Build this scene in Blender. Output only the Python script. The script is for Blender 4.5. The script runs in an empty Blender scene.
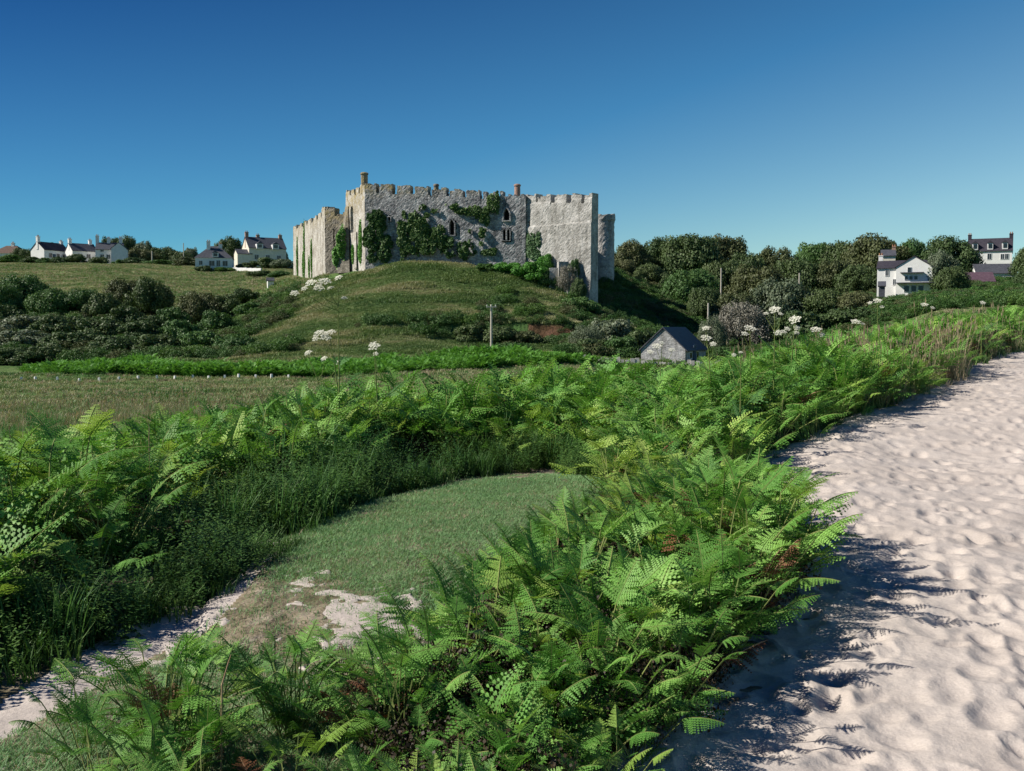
import bpy, bmesh, math, random
import numpy as np
from mathutils import Vector, Matrix, Euler
R = math.radians
SC = bpy.context.scene
COL = SC.collection
# ------------------------------------------------------------------ camera
F = 996.0; CX, CY = 512.0, 385.5; PITCH = R(3.2); EYE = 1.7
cam_d = bpy.data.cameras.new('camera'); cam = bpy.data.objects.new('camera', cam_d); COL.objects.link(cam)
cam_d.sensor_width = 36; cam_d.lens = 36*F/1024; cam_d.clip_start = 0.05; cam_d.clip_end = 12000
cam.location = (0, 0, EYE); cam.rotation_euler = (R(90)-PITCH, 0, 0)
SC.camera = cam
# ------------------------------------------------------------------ light
SUN_EL, SUN_AZ = 38.0, -95.0      # azimuth from +Y towards +X (degrees)
sd = Vector((math.sin(R(SUN_AZ))*math.cos(R(SUN_EL)), math.cos(R(SUN_AZ))*math.cos(R(SUN_EL)), math.sin(R(SUN_EL))))
ld = bpy.data.lights.new('sun', 'SUN'); ld.energy = 4.6; ld.angle = R(0.5); ld.color = (1.0, 0.93, 0.82)
lo = bpy.data.objects.new('sun', ld); COL.objects.link(lo); lo.rotation_euler = sd.to_track_quat('Z', 'Y').to_euler()
W = bpy.data.worlds.new('World'); SC.world = W; W.use_nodes = True
nt = W.node_tree; nt.nodes.clear()
out = nt.nodes.new('ShaderNodeOutputWorld'); bg = nt.nodes.new('ShaderNodeBackground')
sky = nt.nodes.new('ShaderNodeTexSky'); sky.sky_type = 'NISHITA'; sky.sun_disc = False
sky.sun_elevation = R(SUN_EL); sky.sun_rotation = R(SUN_AZ); sky.air_density = 1.0; sky.dust_density = 0.15; sky.ozone_density = 4.0
hs = nt.nodes.new('ShaderNodeMix'); hs.data_type = 'RGBA'; hs.blend_type = 'MULTIPLY'; hs.inputs[0].default_value = 1.0
tc = nt.nodes.new('ShaderNodeTexCoord'); sx = nt.nodes.new('ShaderNodeSeparateXYZ')
ramp = nt.nodes.new('ShaderNodeValToRGB')
e = ramp.color_ramp.elements
e[0].position = 0.0; e[0].color = (0.82, 1.02, 0.95, 1)
e[1].position = 0.50; e[1].color = (0.006, 0.15, 0.40, 1)
e2 = e.new(0.18); e2.color = (0.29, 0.69, 0.85, 1)
add = nt.nodes.new('ShaderNodeMath'); add.operation = 'MULTIPLY_ADD'; add.inputs[1].default_value = -0.30
nt.links.new(tc.outputs['Generated'], sx.inputs[0]); nt.links.new(sx.outputs[0], add.inputs[0]); nt.links.new(sx.outputs[2], add.inputs[2])
nt.links.new(add.outputs[0], ramp.inputs[0])
nt.links.new(sky.outputs[0], hs.inputs[6]); nt.links.new(ramp.outputs[0], hs.inputs[7])
nt.links.new(hs.outputs[2], bg.inputs[0]); bg.inputs[1].default_value = 0.078
nt.links.new(bg.outputs[0], out.inputs[0])
SC.view_settings.view_transform = 'Standard'; SC.view_settings.look = 'None'
SC.view_settings.exposure = 0.55; SC.view_settings.gamma = 1; SC.view_settings.use_curve_mapping = False
SC.cycles.max_bounces = 5; SC.cycles.diffuse_bounces = 2; SC.cycles.transmission_bounces = 3; SC.cycles.glossy_bounces = 1
SC.cycles.caustics_reflective = False; SC.cycles.caustics_refractive = False

# ------------------------------------------------------------------ helpers
def tanel(py):
    v = (CY-py)/F
    return (v*math.cos(PITCH)-math.sin(PITCH))/(v*math.sin(PITCH)+math.cos(PITCH))
def zat(py, d): return EYE + d*tanel(py)
def xat(px, d, py=330):
    v = (CY-py)/F
    return (px-CX)/F/(v*math.sin(PITCH)+math.cos(PITCH))*d
def gp(px, py):
    d = -EYE/tanel(py); return (xat(px, d, py), d)
def pxm(d): return d/F          # metres per pixel
def tag(o, label=None, cat=None, group=None, kind=None):
    if label: o['label'] = label
    if cat: o['category'] = cat
    if group: o['group'] = group
    if kind: o['kind'] = kind
    return o
def empty(name, loc, rz=0, sc=None):
    o = bpy.data.objects.new(name, None); COL.objects.link(o); o.location = loc; o.rotation_euler = (0, 0, rz)
    if sc: o.scale = sc
    o.empty_display_size = 0.2
    return o
def mesh_from(name, V, Fc, mats, parent=None, smooth=False, link=True, mi=None):
    me = bpy.data.meshes.new(name)
    V = np.asarray(V, dtype=np.float32).reshape(-1, 3)
    if isinstance(Fc, np.ndarray):
        k = Fc.shape[1]; n = Fc.shape[0]
        me.vertices.add(len(V)); me.vertices.foreach_set('co', V.ravel())
        me.loops.add(n*k); me.loops.foreach_set('vertex_index', Fc.astype(np.int32).ravel())
        me.polygons.add(n); me.polygons.foreach_set('loop_start', np.arange(0, n*k, k, dtype=np.int32))
        me.polygons.foreach_set('loop_total', np.full(n, k, dtype=np.int32))
        me.update(calc_edges=True)
    else:
        me.from_pydata([tuple(v) for v in V.tolist()], [], Fc); me.update()
    for m in (mats if isinstance(mats, (list, tuple)) else [mats]): me.materials.append(m)
    if mi is not None: me.polygons.foreach_set('material_index', np.asarray(mi, dtype=np.int32))
    if smooth: me.polygons.foreach_set('use_smooth', np.ones(len(me.polygons), dtype=bool))
    if not link: return me
    o = bpy.data.objects.new(name, me); COL.objects.link(o)
    if parent: o.parent = parent
    return o
class MB:
    def __init__(s): s.v = []; s.f = []; s.m = []
    def poly(s, pts, mi=0):
        n = len(s.v); s.v += [tuple(p) for p in pts]; s.f.append(tuple(range(n, n+len(pts)))); s.m.append(mi)
    def box(s, c, d, rz=0, mi=0, top=None):
        cx, cy, cz = c; a, b, h = d[0]/2, d[1]/2, d[2]/2; ct, st = math.cos(rz), math.sin(rz); n = len(s.v)
        for z, k in ((-h, 1), (h, top or 1)):
            for x, y in ((-a, -b), (a, -b), (a, b), (-a, b)):
                x *= k; y *= k; s.v.append((cx+x*ct-y*st, cy+x*st+y*ct, cz+z))
        for q in ((0, 3, 2, 1), (4, 5, 6, 7), (0, 1, 5, 4), (1, 2, 6, 5), (2, 3, 7, 6), (3, 0, 4, 7)):
            s.f.append(tuple(n+i for i in q)); s.m.append(mi)
        return s
    def prism(s, pts, ext, mi=0):     # pts: polygon, ext: vector
        n = len(s.v); k = len(pts); s.v += [tuple(p) for p in pts]; s.v += [tuple(Vector(p)+Vector(ext)) for p in pts]
        s.f.append(tuple(range(n, n+k))); s.m.append(mi); s.f.append(tuple(range(n+2*k-1, n+k-1, -1))); s.m.append(mi)
        for i in range(k):
            j = (i+1) % k; s.f.append((n+j, n+i, n+k+i, n+k+j)); s.m.append(mi)
        return s
    def tube(s, pts, rad, seg=6, mi=0):
        pts = [Vector(p) for p in pts]; n = len(s.v); K = len(pts)
        for i, p in enumerate(pts):
            t = (pts[min(i+1, K-1)]-pts[max(i-1, 0)]).normalized()
            a = t.cross(Vector((0, 1, 0.01))); a = a.normalized() if a.length > 1e-4 else Vector((1, 0, 0)); b = t.cross(a)
            r = rad[i] if isinstance(rad, (list, tuple)) else rad
            for k in range(seg):
                an = 2*math.pi*k/seg; s.v.append(tuple(p+a*math.cos(an)*r+b*math.sin(an)*r))
        for i in range(K-1):
            for k in range(seg):
                k2 = (k+1) % seg; s.f.append((n+i*seg+k, n+i*seg+k2, n+(i+1)*seg+k2, n+(i+1)*seg+k)); s.m.append(mi)
        s.f.append(tuple(n+(K-1)*seg+k for k in range(seg))); s.m.append(mi)
        return s
    def build(s, name, mats, parent=None, smooth=False, fix=True, link=True):
        me = bpy.data.meshes.new(name); me.from_pydata(s.v, [], s.f)
        for m in (mats if isinstance(mats, (list, tuple)) else [mats]): me.materials.append(m)
        me.polygons.foreach_set('material_index', s.m)
        if fix:
            bm = bmesh.new(); bm.from_mesh(me); bmesh.ops.recalc_face_normals(bm, faces=bm.faces); bm.to_mesh(me); bm.free()
        if smooth: me.polygons.foreach_set('use_smooth', [True]*len(me.polygons))
        me.update()
        if not link: return me
        o = bpy.data.objects.new(name, me); COL.objects.link(o)
        if parent: o.parent = parent
        return o

# value noise
def _hash(i, j, s):
    n = (i.astype(np.int64)*374761393 + j.astype(np.int64)*668265263 + s*1274126177) & 0xffffffff
    n = ((n ^ (n >> 13))*1274126177) & 0xffffffff
    return ((n ^ (n >> 16)) & 0xffff)/65535.0
def vn(x, y, s=0):
    x = np.asarray(x, float); y = np.asarray(y, float)
    i = np.floor(x); j = np.floor(y); fx = x-i; fy = y-j; fx = fx*fx*(3-2*fx); fy = fy*fy*(3-2*fy)
    a = _hash(i, j, s); b = _hash(i+1, j, s); c = _hash(i, j+1, s); d = _hash(i+1, j+1, s)
    return (a*(1-fx)+b*fx)*(1-fy)+(c*(1-fx)+d*fx)*fy*1.0
def fbm(x, y, s=0, o=3):
    t = 0; a = .5; n = 0
    for k in range(o): t = t+a*vn(x*2**k+k*17.3, y*2**k-k*9.1, s+k); n += a; a *= .5
    return t/n-.5

# ------------------------------------------------------------------ terrain height
def colz(px, L): # L: list of (d, z) or (d, 'p', py)
    out = []
    for e in L:
        z = e[1] if len(e) == 2 else zat(e[2], e[0])
        out.append((e[0]/math.cos(math.atan((px-CX)/F)), z))
    return math.atan((px-CX)/F), out
P = 'p'
COLS = [
 colz(-320, [(5,0),(9,.1),(14,0),(30,-1.2),(80,-2.6),(100,0),(150,6),(190,12),(300,22),(360,23),(600,18),(1500,0)]),
 colz(0, [(5,0),(9,.1),(14,-.3),(30,P,425),(80,P,386),(100,P,372),(140,P,335),(190,P,300),(285,P,262),(340,22.3),(600,14),(1500,0)]),
 colz(130, [(5,0),(8,.0),(12,.1),(18,-.4),(30,P,424),(80,P,385),(100,P,371),(140,P,338),(180,P,305),(280,P,263),(340,21.5),(600,14),(1500,0)]),
 colz(220, [(8,0),(12,.15),(18,-.3),(30,P,422),(80,P,384.5),(100,P,370),(120,P,354),(150,P,330),(200,P,300),(262,P,270),(300,20),(600,14),(1500,0)]),
 colz(280, [(8,0),(12,.2),(18,-.2),(30,P,421),(80,P,384),(100,P,369),(115,P,349),(150,P,303),(185,P,277),(210,12.5),(260,17.5),(300,20),(600,14),(1500,0)]),
 colz(330, [(8,0),(12,.2),(18,-.2),(30,-1.3),(80,-2.6),(100,P,366),(112,P,349),(140,P,292),(158,P,273),(170,11.3),(300,18),(600,14),(1500,0)]),
 colz(400, [(8,0),(14,.08),(22,-.4),(40,-1.6),(80,-2.4),(100,P,363),(110,P,351),(130,P,300),(140,P,274),(146,P,261),(154,12.2),(170,12),(300,17),(600,14),(1500,0)]),
 colz(455, [(8,0),(14,.08),(22,-.4),(40,-1.6),(80,-2.3),(100,P,362),(112,P,350),(121.4,P,338),(122,P,323),(132,P,296),(143,P,262),(154,12),(170,12),(300,17),(600,14),(1500,0)]),
 colz(520, [(8,0),(14,.08),(22,-.4),(40,-1.6),(80,-2.3),(100,P,362),(112,P,351),(121.4,P,342),(122,P,321),(132,P,298),(141,P,270),(154,11),(170,12),(300,17),(600,14),(1500,0)]),
 colz(565, [(8,0),(14,.08),(22,-.4),(40,-1.6),(80,-2.3),(100,P,362),(112,P,352),(121.4,P,343),(122,P,322),(131,P,309),(138,P,291),(147,9),(170,10.5),(300,17),(600,14),(1500,0)]),
 colz(602, [(8,0),(14,.08),(22,-.4),(40,-1.6),(80,-2.3),(100,P,362),(112,P,354),(127,P,330),(136,P,308),(146,P,300),(160,P,286),(175,P,266),(200,13),(300,17),(600,14),(1500,0)]),
 colz(650, [(8,0),(14,.08),(24,-.2),(40,-1.6),(80,-2.3),(100,P,363),(112,P,358),(130,P,338),(145,P,325),(165,P,306),(185,P,286),(210,12),(300,17),(600,14),(1500,0)]),
 colz(700, [(8,0),(14,.1),(24,-.1),(40,-1.5),(80,-2.3),(100,P,364),(120,P,356),(150,P,335),(180,P,308),(220,12),(300,17),(600,14),(1500,0)]),
 colz(760, [(8,0),(12,.05),(18,.15),(26,.1),(45,-1.5),(80,-2.2),(100,P,364),(130,P,350),(160,P,335),(200,P,302),(250,15),(300,17),(600,14),(1500,0)]),
 colz(850, [(8,0),(14.2,.25),(22,.45),(30,.3),(60,-1.0),(100,-.5),(150,4),(180,7.5),(230,12.5),(300,16),(600,14),(1500,0)]),
 colz(940, [(8,0),(12,.1),(18.4,.5),(25,.85),(40,.6),(70,1),(100,2.5),(170,P,293),(230,P,277),(300,17),(600,14),(1500,0)]),
 colz(1024,[(8,0),(12,.15),(20,.6),(29,1.2),(38,1.3),(60,1.2),(100,3),(170,8.3),(230,P,277),(300,17),(600,14),(1500,0)]),
 colz(1300,[(8,0),(12,.3),(20,1.0),(30,1.8),(45,2.2),(60,2.4),(100,4),(170,9),(230,14),(300,17),(600,14),(1500,0)]),
]
_lr = np.log(np.concatenate([[0.5], np.geomspace(3, 1600, 900)]))
_TH = np.array([c[0] for c in COLS])
_G = []
for th, L in COLS:
    r = np.log([.5, 3]+[a for a, _ in L]); z = np.array([0, 0]+[b for _, b in L], float)
    g = np.interp(_lr, r, z)
    rr = np.exp(_lr)  # light smoothing along the profile
    k = np.array([1, 2, 3, 2, 1.])/9
    for _ in range(1): g = np.convolve(np.pad(g, 2, 'edge'), k, 'valid')
    _G.append(g)
_G = np.array(_G)
_tg = np.linspace(_TH[0], _TH[-1], 500)
GG = np.empty((500, len(_lr)))
for q in range(len(_lr)): GG[:, q] = np.interp(_tg, _TH, _G[:, q])
_k = np.hanning(23); _k /= _k.sum()
GG = np.apply_along_axis(lambda a: np.convolve(np.pad(a, 11, 'edge'), _k, 'valid'), 0, GG)
def lawn_mask(x, y):
    # an oval hump of short turf
    u = (x+0.35-(y-8)*0.28)/1.35; v = (y-8.0)/2.9
    return np.clip(1-(u*u+v*v), 0, 1)
def H(x, y):
    x = np.asarray(x, float); y = np.asarray(y, float)
    r = np.maximum(np.hypot(x, y), .5); th = np.arctan2(x, y)
    ti = np.clip((th-_tg[0])/(_tg[-1]-_tg[0])*499, 0, 498.999); ri = np.interp(np.log(r), _lr, np.arange(len(_lr)))
    ri = np.clip(ri, 0, len(_lr)-1.001)
    a = ti.astype(int); b = ri.astype(int); fa = ti-a; fb = ri-b
    z = (GG[a, b]*(1-fb)+GG[a, b+1]*fb)*(1-fa)+(GG[a+1, b]*(1-fb)+GG[a+1, b+1]*fb)*fa
    w = np.clip((np.abs(th)-R(45))/R(50), 0, 1); w = w*w*(3-2*w)
    z = z*(1-w)
    amp = np.clip((r-4)/60, 0, 1)
    z = z+fbm(x/14, y/14, 3)*1.1*amp+fbm(x/4, y/4, 5, 3)*.25*np.clip((r-5)/15, 0, 1)+fbm(x/1.5, y/1.5, 8)*.06
    z = z+np.sqrt(lawn_mask(x, y))*.16
    return z
def h1(x, y): return float(H(np.array([x]), np.array([y]))[0])

def inpoly(x, y, poly):
    x = np.asarray(x); y = np.asarray(y); c = np.zeros(x.shape, bool); n = len(poly)
    for i in range(n):
        x1, y1 = poly[i]; x2, y2 = poly[(i+1) % n]
        if y1 == y2: continue
        m = ((y1 > y) != (y2 > y)) & (x < (x2-x1)*(y-y1)/(y2-y1)+x1)
        c ^= m
    return c
def dist_poly(x, y, poly):
    d = np.full(np.shape(x), 1e9)
    for i in range(len(poly)):
        x1, y1 = poly[i]; x2, y2 = poly[(i+1) % len(poly)]
        dx, dy = x2-x1, y2-y1; L = dx*dx+dy*dy+1e-9
        t = np.clip(((x-x1)*dx+(y-y1)*dy)/L, 0, 1)
        d = np.minimum(d, np.hypot(x-x1-t*dx, y-y1-t*dy))
    return np.where(inpoly(x, y, poly), d, -d)

# beach sand edge, left side (X as a function of Y)
EDGE = np.array([(-6, -3), (0, -.9), (2.6, .0), (3.75, .5), (5, 1.15), (6, 1.75), (7, 2.12), (8.2, 2.15), (9.2, 2.0), (10.5, 2.5), (12, 3.15), (14.2, 4.85), (18.4, 7.75), (25, 11.9), (29, 14.9), (34, 20), (60, 45)])
def edge_x(y): return np.interp(y, EDGE[:, 0], EDGE[:, 1])
PATH = [gp(*q) for q in [(-60, 725), (0, 693), (70, 655), (170, 600), (205, 575), (250, 551), (290, 547), (272, 572), (256, 600), (225, 628), (160, 655), (120, 674), (80, 702), (0, 748), (-60, 790)]]
PATCH = [gp(*q) for q in [(262, 600), (285, 580), (318, 578), (350, 600), (410, 610), (440, 640), (380, 665), (310, 660), (280, 630)]]

# ------------------------------------------------------------------ materials
def newmat(name):
    m = bpy.data.materials.new(name); m.use_nodes = True; m.node_tree.nodes.clear(); return m, m.node_tree.nodes, m.node_tree.links
def noise_col(N, L, coord, scale, cols, pos=None, detail=4, rough=.6):
    t = N.new('ShaderNodeTexNoise'); t.inputs['Scale'].default_value = scale; t.inputs['Detail'].default_value = detail; t.inputs['Roughness'].default_value = rough
    L.new(coord, t.inputs['Vector'])
    r = N.new('ShaderNodeValToRGB'); el = r.color_ramp.elements
    n = len(cols); pos = pos or [0.3+0.4*i/(n-1) for i in range(n)]
    el[0].position = pos[0]; el[0].color = (*cols[0], 1); el[1].position = pos[-1]; el[1].color = (*cols[-1], 1)
    for i in range(1, n-1): q = el.new(pos[i]); q.color = (*cols[i], 1)
    L.new(t.outputs[0], r.inputs[0]); return r.outputs[0], t.outputs[0]
def mixc(N, L, a, b, f, mode='MIX'):
    m = N.new('ShaderNodeMix'); m.data_type = 'RGBA'; m.blend_type = mode
    for s, v in ((0, f), (6, a), (7, b)):
        if hasattr(v, 'is_linked') or hasattr(v, 'links'): L.new(v, m.inputs[s])
        elif s == 0: m.inputs[0].default_value = v
        else: m.inputs[s].default_value = (*v, 1)
    return m.outputs[2]
def geo_pos(N): return N.new('ShaderNodeNewGeometry').outputs['Position']
def simple(name, cols, scale=2.0, rough=.85, bump=.0, bscale=20, coord='pos', spec=.2, bdist=.02):
    m, N, L = newmat(name); o = N.new('ShaderNodeOutputMaterial'); p = N.new('ShaderNodeBsdfPrincipled')
    co = geo_pos(N) if coord == 'pos' else N.new('ShaderNodeTexCoord').outputs['Object']
    c, _ = noise_col(N, L, co, scale, cols); L.new(c, p.inputs['Base Color']); p.inputs['Roughness'].default_value = rough
    p.inputs['Specular IOR Level'].default_value = spec
    if bump:
        t = N.new('ShaderNodeTexNoise'); t.inputs['Scale'].default_value = bscale; t.inputs['Detail'].default_value = 5; L.new(co, t.inputs['Vector'])
        b = N.new('ShaderNodeBump'); b.inputs['Strength'].default_value = bump; b.inputs['Distance'].default_value = bdist
        L.new(t.outputs[0], b.inputs['Height']); L.new(b.outputs[0], p.inputs['Normal'])
    L.new(p.outputs[0], o.inputs[0]); return m
def leafmat(name, cols, trans=.3, rough=.55, nscale=.6, spec=.25, rndmix=.5, stretch=None):
    """foliage: colour varies per plant (object random) and over space"""
    m, N, L = newmat(name); o = N.new('ShaderNodeOutputMaterial'); p = N.new('ShaderNodeBsdfPrincipled')
    gpz = geo_pos(N)
    if stretch:
        mz = N.new('ShaderNodeMapping'); mz.inputs['Scale'].default_value = stretch; mz.inputs['Rotation'].default_value = (0, .12, .1); L.new(gpz, mz.inputs[0]); gpz = mz.outputs[0]
    c, _ = noise_col(N, L, gpz, nscale, cols, [.36, .5, .62] if stretch and len(cols) == 3 else None, detail=6)
    oi = N.new('ShaderNodeObjectInfo'); r = N.new('ShaderNodeValToRGB'); el = r.color_ramp.elements
    el[0].color = (*cols[0], 1); el[1].color = (*cols[-1], 1)
    if len(cols) > 2: q = el.new(.5); q.color = (*cols[1], 1)
    L.new(oi.outputs['Random'], r.inputs[0])
    cc = mixc(N, L, c, r.outputs[0], rndmix)
    gi_ = N.new('ShaderNodeNewGeometry'); ir = N.new('ShaderNodeMapRange'); ir.inputs[3].default_value = .82; ir.inputs[4].default_value = 1.18; L.new(gi_.outputs['Random Per Island'], ir.inputs[0])
    cb = N.new('ShaderNodeCombineColor')
    for q_ in range(3): L.new(ir.outputs[0], cb.inputs[q_])
    cc = mixc(N, L, cc, cb.outputs[0], 1.0, 'MULTIPLY')
    L.new(cc, p.inputs['Base Color']); p.inputs['Roughness'].default_value = rough; p.inputs['Specular IOR Level'].default_value = spec
    t = N.new('ShaderNodeBsdfTranslucent'); L.new(mixc(N, L, cc, (1, 1, .55), 1.0, 'MULTIPLY'), t.inputs[0])
    mx = N.new('ShaderNodeMixShader'); mx.inputs[0].default_value = trans
    L.new(p.outputs[0], mx.inputs[1]); L.new(t.outputs[0], mx.inputs[2]); L.new(mx.outputs[0], o.inputs[0]); return m

M = {}
M['fern'] = leafmat('bracken_green', [(.055,.17,.032),(.155,.37,.065),(.34,.57,.14)], .32, nscale=2.2, rndmix=.5)
M['fern_yel'] = leafmat('bracken_yellow_green', [(.24,.42,.07),(.34,.52,.11),(.44,.58,.15)], .35)
M['fern_far'] = leafmat('bracken_valley', [(.09,.24,.04),(.13,.33,.055),(.18,.38,.08)], .3, nscale=.15)
M['fern_dead'] = leafmat('bracken_dead', [(.09,.035,.018),(.16,.065,.03),(.24,.12,.06)], .15)
M['grass'] = leafmat('grass_green', [(.06,.16,.045),(.09,.22,.06),(.15,.30,.09)], .3, nscale=.5)
M['turf'] = leafmat('turf_green', [(.13,.28,.115),(.20,.37,.155),(.29,.43,.21)], .25, nscale=1.5)
M['weed'] = leafmat('weed_green', [(.028,.08,.02),(.06,.145,.03),(.15,.25,.06)], .25, nscale=.8)
M['dry'] = leafmat('grass_dry', [(.24,.21,.13),(.38,.31,.21),(.52,.43,.31)], .25, nscale=.7)
M['hillgrass'] = leafmat('hill_grass', [(.07,.155,.045),(.17,.25,.085),(.42,.40,.24)], .2, nscale=1.0, rndmix=.18, stretch=(.07, .22, .45))
M['oak'] = leafmat('leaves_dark', [(.045,.09,.03),(.075,.12,.042),(.11,.15,.055)], .15, nscale=.25)
M['brownoak'] = leafmat('leaves_olive', [(.065,.09,.035),(.095,.115,.045),(.13,.14,.065)], .15, nscale=.25)
M['green'] = leafmat('leaves_green', [(.045,.105,.032),(.075,.155,.045),(.11,.20,.06)], .2, nscale=.25)
M['grey'] = leafmat('leaves_grey', [(.10,.145,.085),(.14,.18,.11),(.18,.21,.14)], .2, nscale=.25)
M['twig'] = leafmat('twigs_pale', [(.17,.17,.14),(.24,.23,.19),(.31,.29,.25)], .1, nscale=.4)
M['bright'] = leafmat('leaves_bright', [(.06,.19,.03),(.10,.28,.045),(.15,.34,.065)], .25, nscale=.4)
M['ivy'] = leafmat('ivy_dark', [(.035,.085,.025),(.065,.13,.037),(.12,.19,.06)], .12, nscale=.6)
M['ivy_pale'] = leafmat('ivy_pale', [(.09,.17,.08),(.13,.22,.10),(.17,.26,.13)], .15, nscale=.8)
M['ivy_lime'] = leafmat('ivy_lime', [(.10,.27,.05),(.15,.34,.07),(.19,.38,.10)], .15, nscale=.8)
M['bark'] = simple('bark', [(.05,.04,.03),(.10,.085,.065)], 3, bump=.5)
M['stem'] = simple('fern_stem', [(.10,.16,.04),(.22,.24,.08)], 8)
M['deadstem'] = simple('dead_stem', [(.25,.17,.10),(.42,.30,.18)], 8)
M['petal'] = simple('umbel_white', [(.58,.58,.46),(.76,.76,.67)], 30, rough=.7)
M['white'] = simple('white_render', [(.70,.70,.68),(.82,.82,.80)], 1.2, rough=.9, bump=.1)
M['cream'] = simple('cream_render', [(.62,.58,.48),(.74,.70,.60)], 1.2, rough=.9)
M['slate'] = simple('slate_roof', [(.055,.06,.075),(.10,.105,.125)], 2.5, rough=.6, bump=.3, bscale=6)
M['darkslate'] = simple('dark_slate_roof', [(.035,.033,.045),(.06,.055,.07)], 2.5, rough=.65, bump=.3, bscale=6)
M['brownroof'] = simple('brown_tile_roof', [(.09,.06,.05),(.15,.10,.08)], 2.5, rough=.8, bump=.3, bscale=6)
M['purple'] = simple('purple_slate_roof', [(.085,.05,.07),(.13,.085,.11)], 2.0, rough=.7, bump=.3, bscale=6)
M['glass'] = simple('window_glass', [(.015,.02,.025),(.03,.035,.04)], 1.0, rough=.15, spec=.5)
M['frame'] = simple('painted_frame', [(.6,.6,.6),(.75,.75,.75)], 2)
M['door'] = simple('door_paint', [(.05,.08,.12),(.08,.12,.18)], 2)
M['pot'] = simple('chimney_clay', [(.30,.14,.08),(.40,.22,.14)], 3)
M['brick'] = simple('chimney_brick', [(.28,.16,.12),(.42,.30,.24)], 5, bump=.3)
M['pole'] = simple('pole_wood', [(.40,.37,.31),(.52,.48,.42)], 4)
M['darkwood'] = simple('dark_timber', [(.035,.03,.028),(.08,.07,.06)], 4)
M['dark'] = simple('window_void', [(.006,.006,.007),(.012,.012,.012)], 1)
M['palestone'] = simple('pale_stone', [(.38,.36,.32),(.62,.60,.55)], 2.5, bump=.5, bscale=12)

def stone_mat(name, base, light, dark, lichen_z=None, bumpd=.055, scale=3.0, lich=(.33,.27,.14), light_amt=.5):
    m, N, L = newmat(name); o = N.new('ShaderNodeOutputMaterial'); p = N.new('ShaderNodeBsdfPrincipled')
    pos = geo_pos(N)
    mp = N.new('ShaderNodeMapping'); mp.inputs['Scale'].default_value = (1, 1, 1.7); L.new(pos, mp.inputs[0])
    v = N.new('ShaderNodeTexVoronoi'); v.inputs['Scale'].default_value = scale; L.new(mp.outputs[0], v.inputs['Vector'])
    v2 = N.new('ShaderNodeTexVoronoi'); v2.feature = 'DISTANCE_TO_EDGE'; v2.inputs['Scale'].default_value = scale; L.new(mp.outputs[0], v2.inputs['Vector'])
    sp = N.new('ShaderNodeSeparateColor'); L.new(v.outputs['Color'], sp.inputs[0])
    r = N.new('ShaderNodeValToRGB'); el = r.color_ramp.elements; el[0].color = (*dark, 1); el[1].color = (*light, 1); q = el.new(.5); q.color = (*base, 1)
    L.new(sp.outputs[0], r.inputs[0])
    big, bf = noise_col(N, L, pos, .55, [dark, base, light], [.40, .5, .60], 8, .75)
    c = mixc(N, L, r.outputs[0], big, light_amt)
    # mortar lines
    mr = N.new('ShaderNodeMapRange'); mr.inputs[1].default_value = 0; mr.inputs[2].default_value = .07; mr.inputs[3].default_value = .22; mr.inputs[4].default_value = 0; L.new(v2.outputs[0], mr.inputs[0])
    c = mixc(N, L, c, tuple(k*.55 for k in dark), mr.outputs[0])
    fine, ff = noise_col(N, L, pos, 5, [(.55,.55,.55),(1,1,1),(1.35,1.32,1.25)], [.3, .5, .7], 6, .75)
    c = mixc(N, L, c, fine, .55, 'MULTIPLY')
    ms = N.new('ShaderNodeMapping'); ms.inputs['Scale'].default_value = (1.2, 1.2, .12); L.new(pos, ms.inputs[0])
    stk, _ = noise_col(N, L, ms.outputs[0], 1.0, [(.50,.49,.46),(1,1,1),(1.12,1.12,1.12)], [.36, .50, .66], 5, .65)
    c = mixc(N, L, c, stk, .55, 'MULTIPLY')
    if lichen_z:
        sz = N.new('ShaderNodeSeparateXYZ'); L.new(pos, sz.inputs[0])
        z2 = N.new('ShaderNodeMapRange'); z2.inputs[1].default_value = lichen_z[0]; z2.inputs[2].default_value = lichen_z[1]; L.new(sz.outputs[2], z2.inputs[0])
        _, nf = noise_col(N, L, pos, 1.3, [(0,0,0),(1,1,1)])
        ml = N.new('ShaderNodeMath'); ml.operation = 'MULTIPLY'; L.new(z2.outputs[0], ml.inputs[0])
        cr = N.new('ShaderNodeMapRange'); cr.inputs[1].default_value = .42; cr.inputs[2].default_value = .6; L.new(nf, cr.inputs[0]); L.new(cr.outputs[0], ml.inputs[1])
        c = mixc(N, L, c, lich, ml.outputs[0])
    L.new(c, p.inputs['Base Color']); p.inputs['Roughness'].default_value = .95; p.inputs['Specular IOR Level'].default_value = .1
    b = N.new('ShaderNodeBump'); b.inputs['Strength'].default_value = .7; b.inputs['Distance'].default_value = bumpd
    mm = N.new('ShaderNodeMath'); mm.operation = 'MULTIPLY_ADD'; mm.inputs[1].default_value = 2.0; L.new(v2.outputs[0], mm.inputs[0]); L.new(ff, mm.inputs[2])
    L.new(mm.outputs[0], b.inputs['Height']); L.new(b.outputs[0], p.inputs['Normal'])
    L.new(p.outputs[0], o.inputs[0]); return m
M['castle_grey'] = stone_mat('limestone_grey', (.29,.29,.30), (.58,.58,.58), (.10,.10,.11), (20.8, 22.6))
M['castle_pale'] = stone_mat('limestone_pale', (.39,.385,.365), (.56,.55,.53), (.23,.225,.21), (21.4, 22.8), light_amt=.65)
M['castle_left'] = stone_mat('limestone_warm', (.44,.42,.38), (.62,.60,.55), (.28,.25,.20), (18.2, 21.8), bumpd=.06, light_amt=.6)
M['castle_dark'] = stone_mat('limestone_dark', (.22,.20,.17), (.36,.33,.28), (.10,.09,.08), (17, 21))  # darkest, brownest tone of the castle stone
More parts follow.
